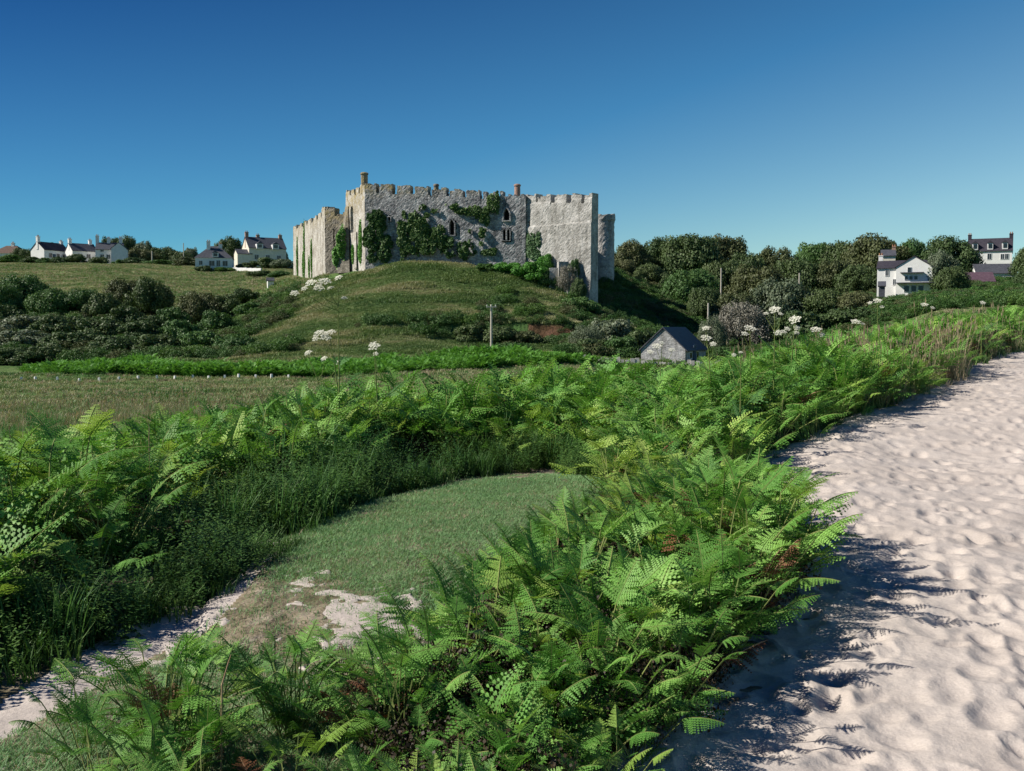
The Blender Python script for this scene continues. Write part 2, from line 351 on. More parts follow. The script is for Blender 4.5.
M['barn'] = stone_mat('barn_stone', (.40,.40,.40), (.58,.58,.58), (.24,.24,.24), None, .04, 3.2)

# ground
def ground_material():
    m, N, L = newmat('ground_cover'); o = N.new('ShaderNodeOutputMaterial'); p = N.new('ShaderNodeBsdfPrincipled')
    pos = geo_pos(N)
    a, _ = noise_col(N, L, pos, .12, [(.055,.12,.035),(.09,.15,.05),(.16,.19,.085)], [.36,.5,.64], 6, .7)
    b, _ = noise_col(N, L, pos, 1.6, [(.5,.5,.5),(1,1,1),(1.5,1.45,1.3)], [.32,.5,.68], 6, .75)
    c = mixc(N, L, a, b, .8, 'MULTIPLY')
    at = N.new('ShaderNodeAttribute'); at.attribute_name = 'pale'
    d, _ = noise_col(N, L, pos, .25, [(.14,.20,.08),(.23,.26,.12),(.33,.32,.18)], [.35,.5,.66], 6, .7)
    d = mixc(N, L, d, b, .6, 'MULTIPLY')
    c = mixc(N, L, c, d, at.outputs['Fac'])
    at2 = N.new('ShaderNodeAttribute'); at2.attribute_name = 'earth'
    e_, _ = noise_col(N, L, pos, .8, [(.035,.02,.013),(.09,.045,.03),(.19,.095,.07)], None, 5, .7)
    c = mixc(N, L, c, e_, at2.outputs['Fac'])
    at3 = N.new('ShaderNodeAttribute'); at3.attribute_name = 'soil'
    so, _ = noise_col(N, L, pos, 4, [(.10,.09,.05),(.20,.17,.12),(.36,.31,.26)], None, 6, .7)
    c = mixc(N, L, c, so, at3.outputs['Fac'])
    L.new(c, p.inputs['Base Color']); p.inputs['Roughness'].default_value = 1; p.inputs['Specular IOR Level'].default_value = .05
    t = N.new('ShaderNodeTexNoise'); t.inputs['Scale'].default_value = 3; t.inputs['Detail'].default_value = 6; L.new(pos, t.inputs['Vector'])
    bb = N.new('ShaderNodeBump'); bb.inputs['Distance'].default_value = .25; bb.inputs['Strength'].default_value = .8; L.new(t.outputs[0], bb.inputs['Height']); L.new(bb.outputs[0], p.inputs['Normal'])
    L.new(p.outputs[0], o.inputs[0]); return m
M['ground'] = ground_material()
def sand_material():
    m, N, L = newmat('dune_sand'); o = N.new('ShaderNodeOutputMaterial'); p = N.new('ShaderNodeBsdfPrincipled')
    pos = geo_pos(N)
    a, _ = noise_col(N, L, pos, 1.1, [(.43,.38,.345),(.48,.43,.395),(.525,.475,.44)], None, 6, .7)
    b, _ = noise_col(N, L, pos, 60, [(.85,.85,.85),(1,1,1),(1.1,1.1,1.1)], None, 3, .7)
    c = mixc(N, L, a, b, .7, 'MULTIPLY')
    L.new(c, p.inputs['Base Color']); p.inputs['Roughness'].default_value = 1; p.inputs['Specular IOR Level'].default_value = .05
    t = N.new('ShaderNodeTexNoise'); t.inputs['Scale'].default_value = 22; t.inputs['Detail'].default_value = 6; t.inputs['Roughness'].default_value = .65; L.new(pos, t.inputs['Vector'])
    bb = N.new('ShaderNodeBump'); bb.inputs['Distance'].default_value = .02; bb.inputs['Strength'].default_value = .5; L.new(t.outputs[0], bb.inputs['Height']); L.new(bb.outputs[0], p.inputs['Normal'])
    L.new(p.outputs[0], o.inputs[0]); return m
M['sand'] = sand_material()

# ------------------------------------------------------------------ ground sheets
def grid_faces(nr, nc, mask=None):
    i, j = np.meshgrid(np.arange(nr-1), np.arange(nc-1), indexing='ij')
    q = np.stack([i*nc+j, i*nc+j+1, (i+1)*nc+j+1, (i+1)*nc+j], -1).reshape(-1, 4)
    if mask is not None:
        mk = (mask[:-1, :-1] & mask[1:, :-1] & mask[:-1, 1:] & mask[1:, 1:]).reshape(-1); q = q[mk]
        used = np.unique(q); rm = np.full(nr*nc, -1); rm[used] = np.arange(len(used)); return rm[q], used
    return q, None
def ground():
    a = np.concatenate([np.linspace(-180, -40, 36)[:-1], np.linspace(-40, 36, 520), np.linspace(36, 180, 36)[1:]])
    r = np.concatenate([np.geomspace(.3, 2.5, 8)[:-1], np.geomspace(2.5, 400, 640), np.geomspace(400, 6000, 30)[1:]])
    RR, AA = np.meshgrid(r, np.radians(a), indexing='ij'); X = RR*np.sin(AA); Y = RR*np.cos(AA)
    Z = H(X, Y)
    far = np.clip((RR-1500)/1500, 0, 1); Z = Z*(1-far)
    sandy = (X > edge_x(Y)+.25) & (Y < 45) & (Y > -6) & (X < 40) | (dist_poly(X, Y, PATH) > .05)
    Z = Z-np.where(sandy, .14, .0)
    f, _ = grid_faces(*X.shape)
    o = mesh_from('ground', np.stack([X, Y, Z], -1).reshape(-1, 3), f[:, ::-1].copy(), M['ground'], smooth=True)
    pale = np.zeros(X.shape)
    fld = [(-190, 190), (-80, 192), (-62, 205), (-45, 235), (-38, 255), (-75, 300), (-190, 310)]
    pale = np.maximum(pale, np.clip(dist_poly(X, Y, fld)/6, 0, .85))
    pale = np.maximum(pale, ((Y > 16) & (Y < 84) & (X < -1))*np.clip(.35+fbm(X/9, Y/3, 2)*1.2, 0, 1))
    md = np.exp(-((X+8)/22)**2-((Y-137)/10)**2)*np.clip(.45+fbm(X/18+Y/30, Y/5, 12)*2.2, 0, 1)
    pale = np.maximum(pale, md)
    scp = (np.abs(Y-121.6) < 1.3) & (X > 2.0) & (X < 9)
    earth = np.where(scp, .9, 0)+np.where(sandy, .3, 0)
    nearearth = np.clip((9-RR)/3, 0, 1)*(.25)
    for nme, arr in (('soil', np.clip((16-RR)/4, 0, 1)), ('pale', pale), ('earth', np.clip(earth+nearearth, 0, 1))):
        at = o.data.attributes.new(nme, 'FLOAT', 'POINT'); at.data.foreach_set('value', arr.reshape(-1).astype(np.float32))
    tag(o, 'rolling green ground of the valley and castle hill', kind='structure')
ground()
# sand relief raster
rng = np.random.default_rng(11)
RX0, RX1, RY0, RY1, RS = -6.0, 26.0, -3.0, 36.0, .025
nx, ny = int((RX1-RX0)/RS), int((RY1-RY0)/RS)
gx, gy = np.meshgrid(RX0+np.arange(nx)*RS, RY0+np.arange(ny)*RS)
RAS = (fbm(gx/.9, gy/.9, 21, 3)*.07+fbm(gx/.22, gy/.22, 25, 3)*.055).astype(np.float32)
# lines of steps plus random ones
dents = []
for k in range(17000):
    x = rng.uniform(RX0, RX1); y = RY0+(RY1-RY0)*rng.random()**1.6
    dents.append((x, y, rng.uniform(0, math.pi), rng.uniform(.5, 1.0), rng.uniform(.35, 1.0)))
for k in range(34):
    x = rng.uniform(.4, 9); y = rng.uniform(1, 5); a = rng.normal(.45, .35); st = rng.uniform(.55, .7)
    for q in range(34):
        s = (-1)**q*.11
        dents.append((x+math.cos(a)*s, y-math.sin(a)*s, math.pi/2-a, 1.0, rng.uniform(.7, 1.1)))
        x += math.sin(a)*st; y += math.cos(a)*st; a += rng.normal(0, .07)
for x, y, a, s, dp in dents:
    ci = int((x-RX0)/RS); cj = int((y-RY0)/RS); w = 12
    if ci < w or cj < w or ci >= nx-w or cj >= ny-w: continue
    sub = np.s_[cj-w:cj+w, ci-w:ci+w]
    dx = gx[sub]-x; dy = gy[sub]-y; u = (dx*math.cos(a)+dy*math.sin(a))/(.125*s); v = (-dx*math.sin(a)+dy*math.cos(a))/(.065*s)
    q = u*u+v*v
    RAS[sub] += (-.026*dp*np.exp(-q**1.2*.8)+.010*dp*np.exp(-(np.sqrt(q)-1.55)**2*6)).astype(np.float32)
def rel(x, y):
    i = np.clip((x-RX0)/RS, 0, nx-1.01); j = np.clip((y-RY0)/RS, 0, ny-1.01); a = i.astype(int); b = j.astype(int); fa = i-a; fb = j-b
    return (RAS[b, a]*(1-fa)+RAS[b, a+1]*fa)*(1-fb)+(RAS[b+1, a]*(1-fa)+RAS[b+1, a+1]*fa)*fb
def sheet(name, label, ang, rr, sdf, lift, damp=1.0):
    RR, AA = np.meshgrid(rr, np.radians(ang), indexing='ij'); X = RR*np.sin(AA); Y = RR*np.cos(AA)
    d = sdf(X, Y)+fbm(X/.5, Y/.5, 31, 3)*.35
    Z = H(X, Y)+lift*np.clip(d/.25, -1, 1)+rel(X, Y)*damp
    mask = d > -.3
    Z = np.where(d < 0, Z+d*.35, Z)
    f, used = grid_faces(*X.shape, mask)
    V = np.stack([X, Y, Z], -1).reshape(-1, 3)[used]
    o = mesh_from(name, V, f[:, ::-1].copy(), M['sand'], smooth=True); tag(o, label, kind='structure'); return o
sheet('beach_sand', 'pale pink trampled beach sand with footprints',
      np.concatenate([np.linspace(-100, -6, 40)[:-1], np.linspace(-6, 34, 560), np.linspace(34, 140, 50)[1:]]),
      np.concatenate([np.geomspace(.25, 2.4, 40)[:-1], np.geomspace(2.4, 50, 720)]), lambda x, y: np.minimum(x-edge_x(y)+.45, np.minimum(52-y, y+8)), .03)
sheet('sand_path', 'narrow trodden sand path beside the turf', np.linspace(-52, 0, 420), np.geomspace(2.6, 9, 300), lambda x, y: dist_poly(x, y, PATH)+.07+fbm(x/.18, y/.18, 61, 2)*.12, .006, .75)
sheet('bare_sand', 'patch of bare sand showing through worn turf', np.linspace(-25, -2, 260), np.geomspace(3.6, 7, 200), lambda x, y: dist_poly(x, y, PATCH)-.13+fbm(x/.07, y/.07, 62, 3)*.7, .004, .45)

# ------------------------------------------------------------------ scatter (only for uncountable ground cover)
SRC = {}
def src_coll(name, meshes):
    c = bpy.data.collections.new(name)
    for i, me in enumerate(meshes):
        o = bpy.data.objects.new('%s_%02d' % (name, i), me); c.objects.link(o)
    SRC[name] = len(meshes); return c
def scatter(name, label, cat, coll, n, pts, rot, scl, idx):
    me = bpy.data.meshes.new(name); pts = np.asarray(pts, np.float32)
    me.vertices.add(len(pts)); me.vertices.foreach_set('co', pts.ravel())
    a = me.attributes.new('rot', 'FLOAT_VECTOR', 'POINT'); a.data.foreach_set('vector', np.asarray(rot, np.float32).ravel())
    a = me.attributes.new('scl', 'FLOAT', 'POINT'); a.data.foreach_set('value', np.asarray(scl, np.float32))
    a = me.attributes.new('idx', 'INT', 'POINT'); a.data.foreach_set('value', np.asarray(idx, np.int32))
    o = bpy.data.objects.new(name, me); COL.objects.link(o); tag(o, label, cat, kind='stuff')
    g = bpy.data.node_groups.new(name, 'GeometryNodeTree')
    g.interface.new_socket('Geometry', in_out='INPUT', socket_type='NodeSocketGeometry'); g.interface.new_socket('Geometry', in_out='OUTPUT', socket_type='NodeSocketGeometry')
    N = g.nodes; L = g.links; gi = N.new('NodeGroupInput'); go = N.new('NodeGroupOutput')
    ip = N.new('GeometryNodeInstanceOnPoints'); ci = N.new('GeometryNodeCollectionInfo'); ci.inputs['Collection'].default_value = coll
    ci.inputs['Separate Children'].default_value = True; ci.inputs['Reset Children'].default_value = True
    ip.inputs['Pick Instance'].default_value = True
    def na(nm, t):
        x = N.new('GeometryNodeInputNamedAttribute'); x.data_type = t; x.inputs[0].default_value = nm; return [s for s in x.outputs if s.enabled and s.name == 'Attribute'][0]
    er = N.new('FunctionNodeEulerToRotation'); L.new(na('rot', 'FLOAT_VECTOR'), er.inputs[0]); L.new(er.outputs[0], ip.inputs['Rotation'])
    L.new(na('scl', 'FLOAT'), ip.inputs['Scale']); L.new(na('idx', 'INT'), ip.inputs['Instance Index'])
    L.new(gi.outputs[0], ip.inputs['Points']); L.new(ci.outputs[0], ip.inputs['Instance']); L.new(ip.outputs[0], go.inputs[0])
    md = o.modifiers.new('scatter', 'NODES'); md.node_group = g
    return o

# ------------------------------------------------------------------ plant meshes
def frond(mb, base, yaw, stalk, blade, lean, curl, lod, rg, mi=0, smi=1):
    """bracken frond: stalk rising, then arching blade of paired pinnae"""
    out = Vector((math.cos(yaw), math.sin(yaw), 0)); side = Vector((-math.sin(yaw), math.cos(yaw), 0)); up = Vector((0, 0, 1))
    p = Vector(base); pts = [p.copy()]; a = lean
    for k in range(4):
        p = p+(up*math.cos(a)+out*math.sin(a))*stalk/4; a += .04; pts.append(p.copy())
    n = {2: 15, 1: 11, 0: 8}[lod]; nodes = []; a = max(a, rg.uniform(.45, 1.35)); curl *= .55
    for k in range(n+1):
        nodes.append((p.copy(), a)); p = p+(up*math.cos(a)+out*math.sin(a))*blade/n; a += curl/n
    if lod: mb.tube(pts+[q[0] for q in nodes[::3]], [.005]*5+[.0035]*(len(nodes[::3])-1)+[.001], 3, smi)
    roll = rg.uniform(-.6, .6); jit = rg.uniform(.03, .2)
    for k in range(n):
        t = (k+.2)/n; q, aa = nodes[k]; tan = up*math.cos(aa)+out*math.sin(aa); nrm = tan.cross(side)
        L = blade*.56*(1-t)**.95*(.7 if k == 0 else 1)*rg.uniform(.72, 1.1)+.012
        for s in (-1, 1):
            sd_ = (side*s*math.cos(roll*s)+nrm*math.sin(roll)).normalized()
            d = (sd_*.9+tan*(.42+rg.uniform(-jit, jit))-up*(rg.uniform(.0, .25)+rg.uniform(-jit, jit))).normalized(); w = d.cross(nrm).normalized()
            if lod == 0:
                ww = blade/n*.42
                mb.poly([q-w*ww*.6, q+d*L*.45-w*ww, q+d*L, q+d*L*.45+w*ww, q+w*ww*.6], mi); continue
            m = max(3, int((9 if lod == 2 else 5)*(.45+.55*(1-t))))
            bend = rg.uniform(.05, .2)
            for j in range(m):
                u = (j+.3)/m; c = q+d*L*u-up*bend*L*u*u*.6; l = blade*.040*(1-u)**.6*(.55+.6*(1-t))*(1.0 if lod == 2 else 1.25)+.003; hw = L/m*.36
                for s2 in (-1, 1):
                    e = (w*s2+d*.45).normalized(); tip = c+e*l-up*l*.12
                    mb.poly([c-d*hw, tip-d*hw*.35, tip+d*hw*.5, c+d*hw], mi)
            mb.poly([q-w*.003, q+d*L-up*bend*L*.6, q+w*.003], mi)
def fern_mesh(name, seed, lod, mats, nf=(9, 12), hgt=1.0, bl=(.24, .46)):
    rg = random.Random(seed); mb = MB(); n = rg.randint(*nf); y0 = rg.uniform(0, 6.28)
    for k in range(n):
        yaw = y0+k*6.28/n+rg.uniform(-.5, .5)
        frond(mb, (rg.uniform(-.07, .07), rg.uniform(-.07, .07), -.03), yaw, hgt*(rg.uniform(.15, .68) if bl[0] > .2 else rg.uniform(.18, .82)), rg.uniform(*bl)*hgt, rg.uniform(.05, .75), rg.uniform(.2, 1.6), lod, rg)
    return mb.build(name, mats, fix=False, link=False)
def tuft_mesh(name, seed, n, h, spread, w, mat, lean=.45, heads=0, mat2=None):
    rg = random.Random(seed); mb = MB()
    for k in range(n):
        a = rg.uniform(0, 6.28); r = spread*math.sqrt(rg.random()); p = Vector((r*math.cos(a), r*math.sin(a), -.02)); hh = h*rg.uniform(.5, 1.1)
        yaw = rg.uniform(0, 6.28); o = Vector((math.cos(yaw), math.sin(yaw), 0)); s = Vector((-o.y, o.x, 0))*w*.5; ln = rg.uniform(.1, lean)*hh
        m = p+o*ln*.35+Vector((0, 0, hh*.6)); t = p+o*ln+Vector((0, 0, hh*rg.uniform(.8, 1)))
        mb.poly([p-s, p+s, m+s*.8, m-s*.8]); mb.poly([m-s*.8, m+s*.8, t])
    for k in range(heads):
        a = rg.uniform(0, 6.28); o = Vector((math.cos(a), math.sin(a), 0)); p = o*spread*rg.random(); t = p+o*h*.25+Vector((0, 0, h*rg.uniform(1.2, 1.6)))
        s = Vector((-o.y, o.x, 0)); mb.poly([p-s*.003, p+s*.003, t+s*.002, t-s*.002], 1)
        for z in (0, 1):
            s2 = s if z else o
            mb.poly([t-s2*.002, t+s2*.012+Vector((0, 0, .04)), t+Vector((0, 0, .12)), t-s2*.012+Vector((0, 0, .04))], 1)
    return mb.build(name, [mat, mat2 or mat], fix=False, link=False)
def leafcloud(rg, centers, radii, n, size, flat=.75, squash=1.0, fill=.35):
    """leaf-sized quads over a set of lobes; returns V,F arrays"""
    C = np.asarray(centers); Rr = np.asarray(radii); w = Rr**2; w = w/w.sum()
    k = rg.choice(len(C), n, p=w); d = rg.normal(size=(n, 3)); d /= np.linalg.norm(d, axis=1)[:, None]
    rad = Rr[k]*np.where(rg.random(n) < fill, rg.uniform(.3, 1, n), rg.normal(1.0, .13, n)); pos = C[k]+d*rad[:, None]*np.array([1, 1, squash])
    nr = d*flat*1.5+np.array([0, 0, .15])+rg.normal(size=(n, 3))*.5; nr /= np.linalg.norm(nr, axis=1)[:, None]
    t = np.cross(nr, rg.normal(size=(n, 3))); t /= np.linalg.norm(t, axis=1)[:, None]; b = np.cross(nr, t)
    s = size*rg.uniform(.6, 1.35, n)[:, None]
    V = np.stack([pos-t*s-b*s*.35, pos+t*s*.3-b*s*.9, pos+t*s+b*s*.3, pos-t*s*.2+b*s*.9], 1).reshape(-1, 3)
    return V, np.arange(n*4).reshape(-1, 4)
def crown_variant(seed, n=21000, lobes=54, size=.024, kind='round'):
    """unit crown: radius ~1 in x,y and height 0..1 filling z 0..1.0"""
    rg = np.random.default_rng(seed); C = []; Rd = []
    for i in range(lobes):
        a = rg.uniform(0, 2*math.pi); t = rg.random()**.6
        zz = rg.uniform(.12, .95)
        env = math.sqrt(max(0.03, 1-((zz-.38)/.66)**2)) if kind == 'round' else (1-.55*zz)
        r = env*(.45+.5*t)*.82
        C.append((r*math.cos(a), r*math.sin(a), zz*.78+.04)); Rd.append(rg.uniform(.12, .30)*(1.1 if zz < .6 else .8))
    C.append((0, 0, .45)); Rd.append(.5)
    V, Fq = leafcloud(rg, C, Rd, n, size, squash=.75)
    V[:, 2] = np.maximum(V[:, 2], -.02)
    return V, Fq
CV = {}
for k in range(7): CV[('round', k)] = crown_variant(100+k)
for k in range(5): CV[('shrub', k)] = crown_variant(200+k, 8500, 34, .036)
for k in range(3): CV[('fine', k)] = crown_variant(300+k, 14000, 50, .018)
CM = {}
def crown_mesh(kind, k, mat):
    key = (kind, k, mat)
    if key not in CM:
        V, Fq = CV[(kind, k)]; CM[key] = mesh_from('crown', V, Fq, M[mat], link=False)
    return CM[key]
def trunk_mesh(seed, frac=.3):
    rg = random.Random(seed); mb = MB(); top = Vector((rg.uniform(-.05, .05), rg.uniform(-.05, .05), frac))
    mb.tube([(0, 0, -.06), (0, 0, .0), top*.5, top], [.06, .045, .036, .03], 7)
    for q in range(6):
        a = q*1.05+rg.uniform(-.3, .3); r = rg.uniform(.35, .6)
        mb.tube([top*.85, top+Vector((math.cos(a)*r*.5, math.sin(a)*r*.5, .18)), top+Vector((math.cos(a)*r, math.sin(a)*r, rg.uniform(.3, .5)))], [.024, .014, .005], 5)
    return mb.build('trunk', M['bark'], fix=False, link=False)
TR = [trunk_mesh(k) for k in range(4)]
_rt = random.Random(5)
def tree(label, px, top, wpx, d, mat='oak', kind='round', trunk=.16, name='tree', cat='tree', group=None, base=None, lift=0):
    x = xat(px, d); z = h1(x, d)+lift
    if base is not None: z = zat(base, d)
    ht = max(1.2, zat(top, d)-z); rad = wpx*pxm(d)/2*1.08
    r = empty(name, (x, d, z-.1), _rt.uniform(0, 6.28), (1, 1, 1)); tag(r, label, cat, group)
    c = bpy.data.objects.new('crown' if name == 'tree' else 'foliage', crown_mesh(kind, _rt.randrange({'round': 7, 'shrub': 5, 'fine': 3}[kind]), mat)); COL.objects.link(c); c.parent = r
    c.scale = (rad, rad*_rt.uniform(.9, 1.1), ht*(1-trunk)*1.03); c.location = (0, 0, ht*trunk)
    t = bpy.data.objects.new('trunk' if name == 'tree' else 'stem', TR[_rt.randrange(4)]); COL.objects.link(t); t.parent = r
    k = max(ht, 2*rad*.6); t.scale = (rad*1.0, rad*1.0, ht*(.55+trunk*.9))
    return r

# ------------------------------------------------------------------ CASTLE
def maskwall(name, P0, P1, thick, z0, top, mat, parent, step=.25, holes=(), rough=.07, flare=0, ledges=()):
    """masonry wall from P0 to P1, seen side on its right-hand normal; real crenels and openings cut in a jittered grid"""
    P0 = np.array(P0, float); P1 = np.array(P1, float); Lw = np.linalg.norm(P1-P0); t = (P1-P0)/Lw; nrm = np.array([t[1], -t[0]])
    ns = int(round(Lw/step)); zt = max(top(s) for s in np.linspace(0, Lw, 400)); nz = int((zt-z0)/step)+1
    S = (np.arange(ns)+.5)*Lw/ns; Z = z0+(np.arange(nz)+.5)*step
    mk = np.array([[Z[j] < top(S[i]) for j in range(nz)] for i in range(ns)])
    for (s0, s1, za, zb, arch) in holes:
        for i in range(ns):
            for j in range(nz):
                if s0 <= S[i] <= s1 and za <= Z[j]:
                    zc = zb-(arch*abs((S[i]-(s0+s1)/2)/((s1-s0)/2))**2)
                    if Z[j] <= zc: mk[i, j] = False
    V = []; idx = {}; Fc = []; st = Lw/ns
    hs_ = (hash(name) & 0) + int(abs(P0[0]*13+P0[1]*7)) % 97
    I, J = np.meshgrid(np.arange(ns+1), np.arange(nz+1), indexing='ij')
    jit = [(_hash(I, J, hs_+q)-.5) for q in range(4)]
    big = fbm(I*step/1.6, J*step/1.6, hs_, 2)
    def vid(i, j, side):
        k = (i, j, side)
        if k not in idx:
            s = i*st+jit[0][i, j]*step*.5*(0 < i < ns); z = z0+j*step+jit[1][i, j]*step*.5; off = (jit[2][i, j]*rough+big[i, j]*rough*2.2) if side == 0 else 0
            if flare and side == 0: off += flare*max(0, 1-(z-z0)/6)
            for (lz, lh, lo_) in ledges:
                if side == 0 and z < lz: off += lo_
            p = P0+t*s+(nrm*off if side == 0 else -nrm*thick); idx[k] = len(V); V.append((p[0], p[1], z))
        return idx[k]
    def g(i, j): return 0 <= i < ns and 0 <= j < nz and mk[i, j]
    for i in range(ns):
        for j in range(nz):
            if not mk[i, j]: continue
            Fc.append((vid(i, j, 0), vid(i+1, j, 0), vid(i+1, j+1, 0), vid(i, j+1, 0)))
            Fc.append((vid(i+1, j, 1), vid(i, j, 1), vid(i, j+1, 1), vid(i+1, j+1, 1)))
            if not g(i-1, j): Fc.append((vid(i, j, 1), vid(i, j, 0), vid(i, j+1, 0), vid(i, j+1, 1)))
            if not g(i+1, j): Fc.append((vid(i+1, j, 0), vid(i+1, j, 1), vid(i+1, j+1, 1), vid(i+1, j+1, 0)))
            if not g(i, j+1): Fc.append((vid(i, j+1, 0), vid(i+1, j+1, 0), vid(i+1, j+1, 1), vid(i, j+1, 1)))
    return mesh_from(name, V, Fc, mat, parent)
def W2(px, d): return (xat(px, d, 230), d)
def on_wall(P0, P1, px):  # point on the wall line at image column px
    a = xat(px, 1, 230); x0, y0 = P0; x1, y1 = P1   # x = a*y
    t = (a*y0-x0)/((x1-x0)-a*(y1-y0)); return x0+(x1-x0)*t, y0+(y1-y0)*t, t
A_, B_ = W2(365, 148), W2(525.5, 143)
B2, C_ = W2(525, 143.8), W2(592, 136.5)
CB = W2(595.3, 150)
D_ = W2(346, 155.8)
E_, F_ = W2(325, 160), W2(293, 191)
G_ = W2(347, 158.4)
castle = empty('castle', (-4, 152, h1(-4, 147))); tag(castle, 'ruined grey stone castle with battlements crowning the green hill', 'castle')
def PP(o):  # keep world position under the empty
    o.parent = castle; o.matrix_parent_inverse = Matrix.Translation(-castle.location); return o
def prof_px(P0, P1, pts, mer):
    """top line from (px, py) list plus list of merlons (px0, px1, py)"""
    L = math.dist(P0, P1)
    def s_of(px): x, y, t = on_wall(P0, P1, px); return t*L, y
    base = sorted((s_of(px)[0], zat(py, s_of(px)[1])) for px, py in pts)
    bs = [b[0] for b in base]; bz = [b[1] for b in base]
    ms = [(s_of(a)[0], s_of(b)[0], zat(py, s_of((a+b)/2)[1])) for a, b, py in mer]
    ms = [(min(a, b), max(a, b), z) for a, b, z in ms]
    def top(s):
        z = float(np.interp(s, bs, bz))+.12*math.sin(s*5.1)*math.sin(s*1.7)
        for k, (a, b, zz) in enumerate(ms):
            if a <= s <= b:
                u = (s-a)/(b-a); return max(z, zz+.10*math.sin(u*7+k*2)-(.3 if (k % 3 == 1 and u < .2) else 0))
        return z
    return top
def hole_px(P0, P1, a, b, ytop, ybot, arch=.35):
    L = math.dist(P0, P1); xa = on_wall(P0, P1, a); xb = on_wall(P0, P1, b); d = (xa[1]+xb[1])/2
    s = sorted((xa[2]*L, xb[2]*L)); return (s[0], s[1], zat(ybot, d), zat(ytop, d), arch)
mer_front = [(365, 375.5, 184), (379, 393, 184.2), (396.5, 411, 185.5), (414.5, 428.5, 187), (431.5, 446, 188.6), (449, 463, 190), (466, 480, 190.6), (483, 487, 191), (489, 497, 192.5), (500, 504, 191.5)]
wins = [(449.5, 454.5, 220, 235, .3), (503.6, 509.6, 208.8, 220.5, .8), (503, 505.9, 229, 240.5, .5), (507.1, 510, 229, 240.5, .5), (388, 391, 217, 221, .1)]
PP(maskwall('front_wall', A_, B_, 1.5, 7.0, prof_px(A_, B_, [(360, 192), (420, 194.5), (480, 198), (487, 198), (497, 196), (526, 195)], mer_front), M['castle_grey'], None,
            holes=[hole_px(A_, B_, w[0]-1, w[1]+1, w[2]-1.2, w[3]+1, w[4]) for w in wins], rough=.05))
mer_r = [(524, 535.5, 195.5), (538, 551, 195.5), (554.5, 567, 194.7), (570.5, 581.5, 194.2), (584, 593.5, 194)]
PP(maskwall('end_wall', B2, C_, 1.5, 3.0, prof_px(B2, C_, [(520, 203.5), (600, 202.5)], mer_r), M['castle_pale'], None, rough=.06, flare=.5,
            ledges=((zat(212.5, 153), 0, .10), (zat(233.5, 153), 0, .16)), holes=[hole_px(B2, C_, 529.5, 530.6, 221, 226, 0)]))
PP(maskwall('side_wall', (C_[0]-.15, C_[1]+1.9), CB, .8, 2.0, (lambda s: zat(196.5, 138.5)), M['castle_grey'], None, rough=.05))
mer_l = [(346, 349.6, 191.2), (351.3, 354.2, 189.7), (355.8, 358.6, 187.9), (360.2, 365, 185)]
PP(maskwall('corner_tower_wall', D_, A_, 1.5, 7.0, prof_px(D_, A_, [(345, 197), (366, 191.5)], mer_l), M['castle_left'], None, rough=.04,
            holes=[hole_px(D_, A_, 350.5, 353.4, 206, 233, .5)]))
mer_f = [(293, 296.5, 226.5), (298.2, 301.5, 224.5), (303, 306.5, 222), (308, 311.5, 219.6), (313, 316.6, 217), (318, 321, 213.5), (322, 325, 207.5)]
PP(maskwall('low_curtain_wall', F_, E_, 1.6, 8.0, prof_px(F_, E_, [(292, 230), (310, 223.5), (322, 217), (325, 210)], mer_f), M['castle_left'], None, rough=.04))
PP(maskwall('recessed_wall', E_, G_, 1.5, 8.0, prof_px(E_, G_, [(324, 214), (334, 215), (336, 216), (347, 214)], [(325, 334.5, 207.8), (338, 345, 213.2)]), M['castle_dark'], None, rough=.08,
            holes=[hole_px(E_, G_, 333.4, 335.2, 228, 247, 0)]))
PP(maskwall('added_shadow_wall', (CB[0]-.3, CB[1]+.1), (14.6, 180), 1.2, 2.0, lambda s: 15.5-.03*s, M['castle_grey'], None, step=.5))  # unseen wall added to throw the castle's shadow onto the right slope
# back of the far left wall so that it closes, and rear ranges
PP(maskwall('rear_wall', (16.5, 182), (-40, 192), 1.5, 8, lambda s: 19.2+(.9 if (s % 2.6) < 1.9 else 0), M['castle_grey'], None, step=.5))
